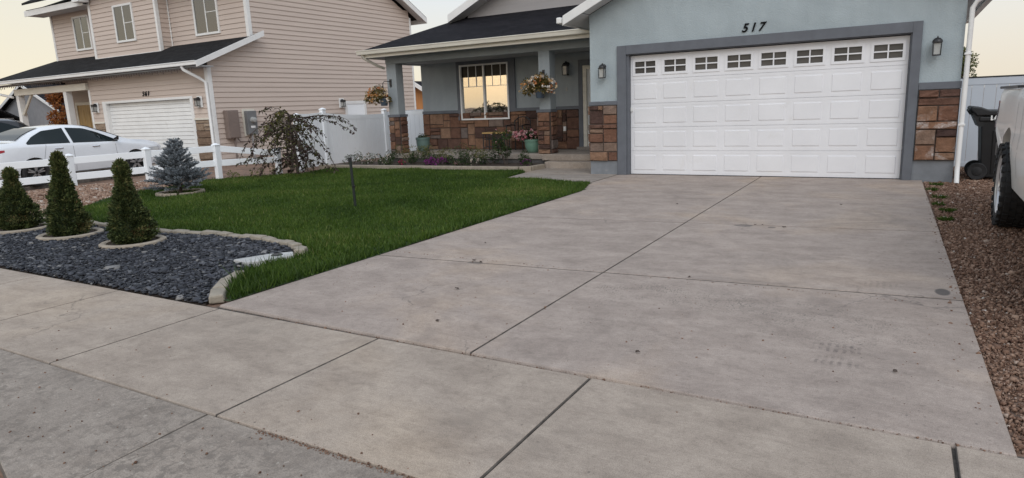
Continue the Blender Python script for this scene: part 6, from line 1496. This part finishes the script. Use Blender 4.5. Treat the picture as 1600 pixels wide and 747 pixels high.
# ------------------------------------------------------------------ sky, sun, camera
wd = bpy.data.worlds.new('World'); SC.world = wd; wd.use_nodes = True; nt = wd.node_tree; nt.nodes.clear()
out = nt.nodes.new('ShaderNodeOutputWorld'); bg = nt.nodes.new('ShaderNodeBackground'); nt.links.new(bg.outputs[0], out.inputs[0])
SUN_EL, SUN_AZ = R(9), R(215)      # low sun behind the photographer, veiled
sk = nt.nodes.new('ShaderNodeTexSky'); sk.sky_type = 'NISHITA'; sk.sun_disc = False; sk.sun_elevation = SUN_EL; sk.sun_rotation = SUN_AZ; sk.air_density = 1.2; sk.dust_density = 2.5
tc = nt.nodes.new('ShaderNodeTexCoord'); sp = nt.nodes.new('ShaderNodeSeparateXYZ'); nt.links.new(tc.outputs['Generated'], sp.inputs[0])
az = math_(nt, 'MULTIPLY_ADD', sp.outputs[0], .5, .5)           # 0 = -X (yellow evening side) .. 1 = +X
hor = ramp(nt, az, [(.0, (1.15, 1.03, .76)), (.32, (1.04, .94, .72)), (.62, (.98, .89, .75)), (1, (1.03, .86, .70))])
mid = ramp(nt, az, [(.04, (1.0, .96, .83)), (.17, (.93, .97, .99)), (.35, (.92, .97, 1.02)), (.7, (.95, .95, .94)), (1, (.95, .88, .81))])
up = sp.outputs[2]
c1 = mixc(nt, ramp(nt, up, [(.015, 0.), (.15, 1.)]), hor, mid)
c2 = mixc(nt, ramp(nt, up, [(.16, 0.), (.55, 1.)]), c1, (.82, .93, 1.09))
cl = noise(nt, coords(nt, (1, 1, 2.5)), 2.4, 4, .55, .5)
c2 = mixc(nt, math_(nt, 'MULTIPLY', ramp(nt, cl, [(.42, 0.), (.72, 1.)]), .22), c2, (.95, .93, .92))
vm = nt.nodes.new('ShaderNodeVectorMath'); vm.operation = 'SCALE'; vm.inputs['Scale'].default_value = 9.1; nt.links.new(c2, vm.inputs[0])
col = mixc(nt, .12, vm.outputs[0], sk.outputs[0])
nt.links.new(col, bg.inputs[0]); bg.inputs[1].default_value = .10
su = bpy.data.lights.new('sun', 'SUN'); su.energy = 1.25; su.angle = R(42); su.color = (1.0, .97, .94)
so_ = bpy.data.objects.new('sun', su); COL.objects.link(so_)
el, dx, dy = R(38), .58, -.81     # soft directional glow from behind and right of the photographer
d = Vector((-dx*math.cos(el), -dy*math.cos(el), -math.sin(el))); so_.rotation_euler = d.to_track_quat('-Z', 'Y').to_euler(); so_.location = (-5, -20, 20)

cam = bpy.data.cameras.new('camera'); co_ = bpy.data.objects.new('camera', cam); COL.objects.link(co_); SC.camera = co_
pitch, yaw, roll = R(11.455), R(-30.636), R(-2.296)
fw = Vector((math.sin(yaw)*math.cos(pitch), math.cos(yaw)*math.cos(pitch), -math.sin(pitch)))
rt = fw.cross(Vector((0, 0, 1))).normalized(); up_ = rt.cross(fw)
r2 = rt*math.cos(roll)+up_*math.sin(roll); u2 = -rt*math.sin(roll)+up_*math.cos(roll)
co_.matrix_world = Matrix(((r2.x, u2.x, -fw.x, 4.847), (r2.y, u2.y, -fw.y, -12.974), (r2.z, u2.z, -fw.z, 1.503), (0, 0, 0, 1)))
cam.sensor_width = 36; cam.lens = 36*1031.56/1600; cam.clip_start = .05; cam.clip_end = 3000
SC.view_settings.view_transform = 'Standard'; SC.view_settings.look = 'None'; SC.view_settings.exposure = 0.06; SC.view_settings.gamma = 1.0
SC.view_settings.use_curve_mapping = False
SC.cycles.use_denoising = True; SC.cycles.max_bounces = 6; SC.cycles.transparent_max_bounces = 8
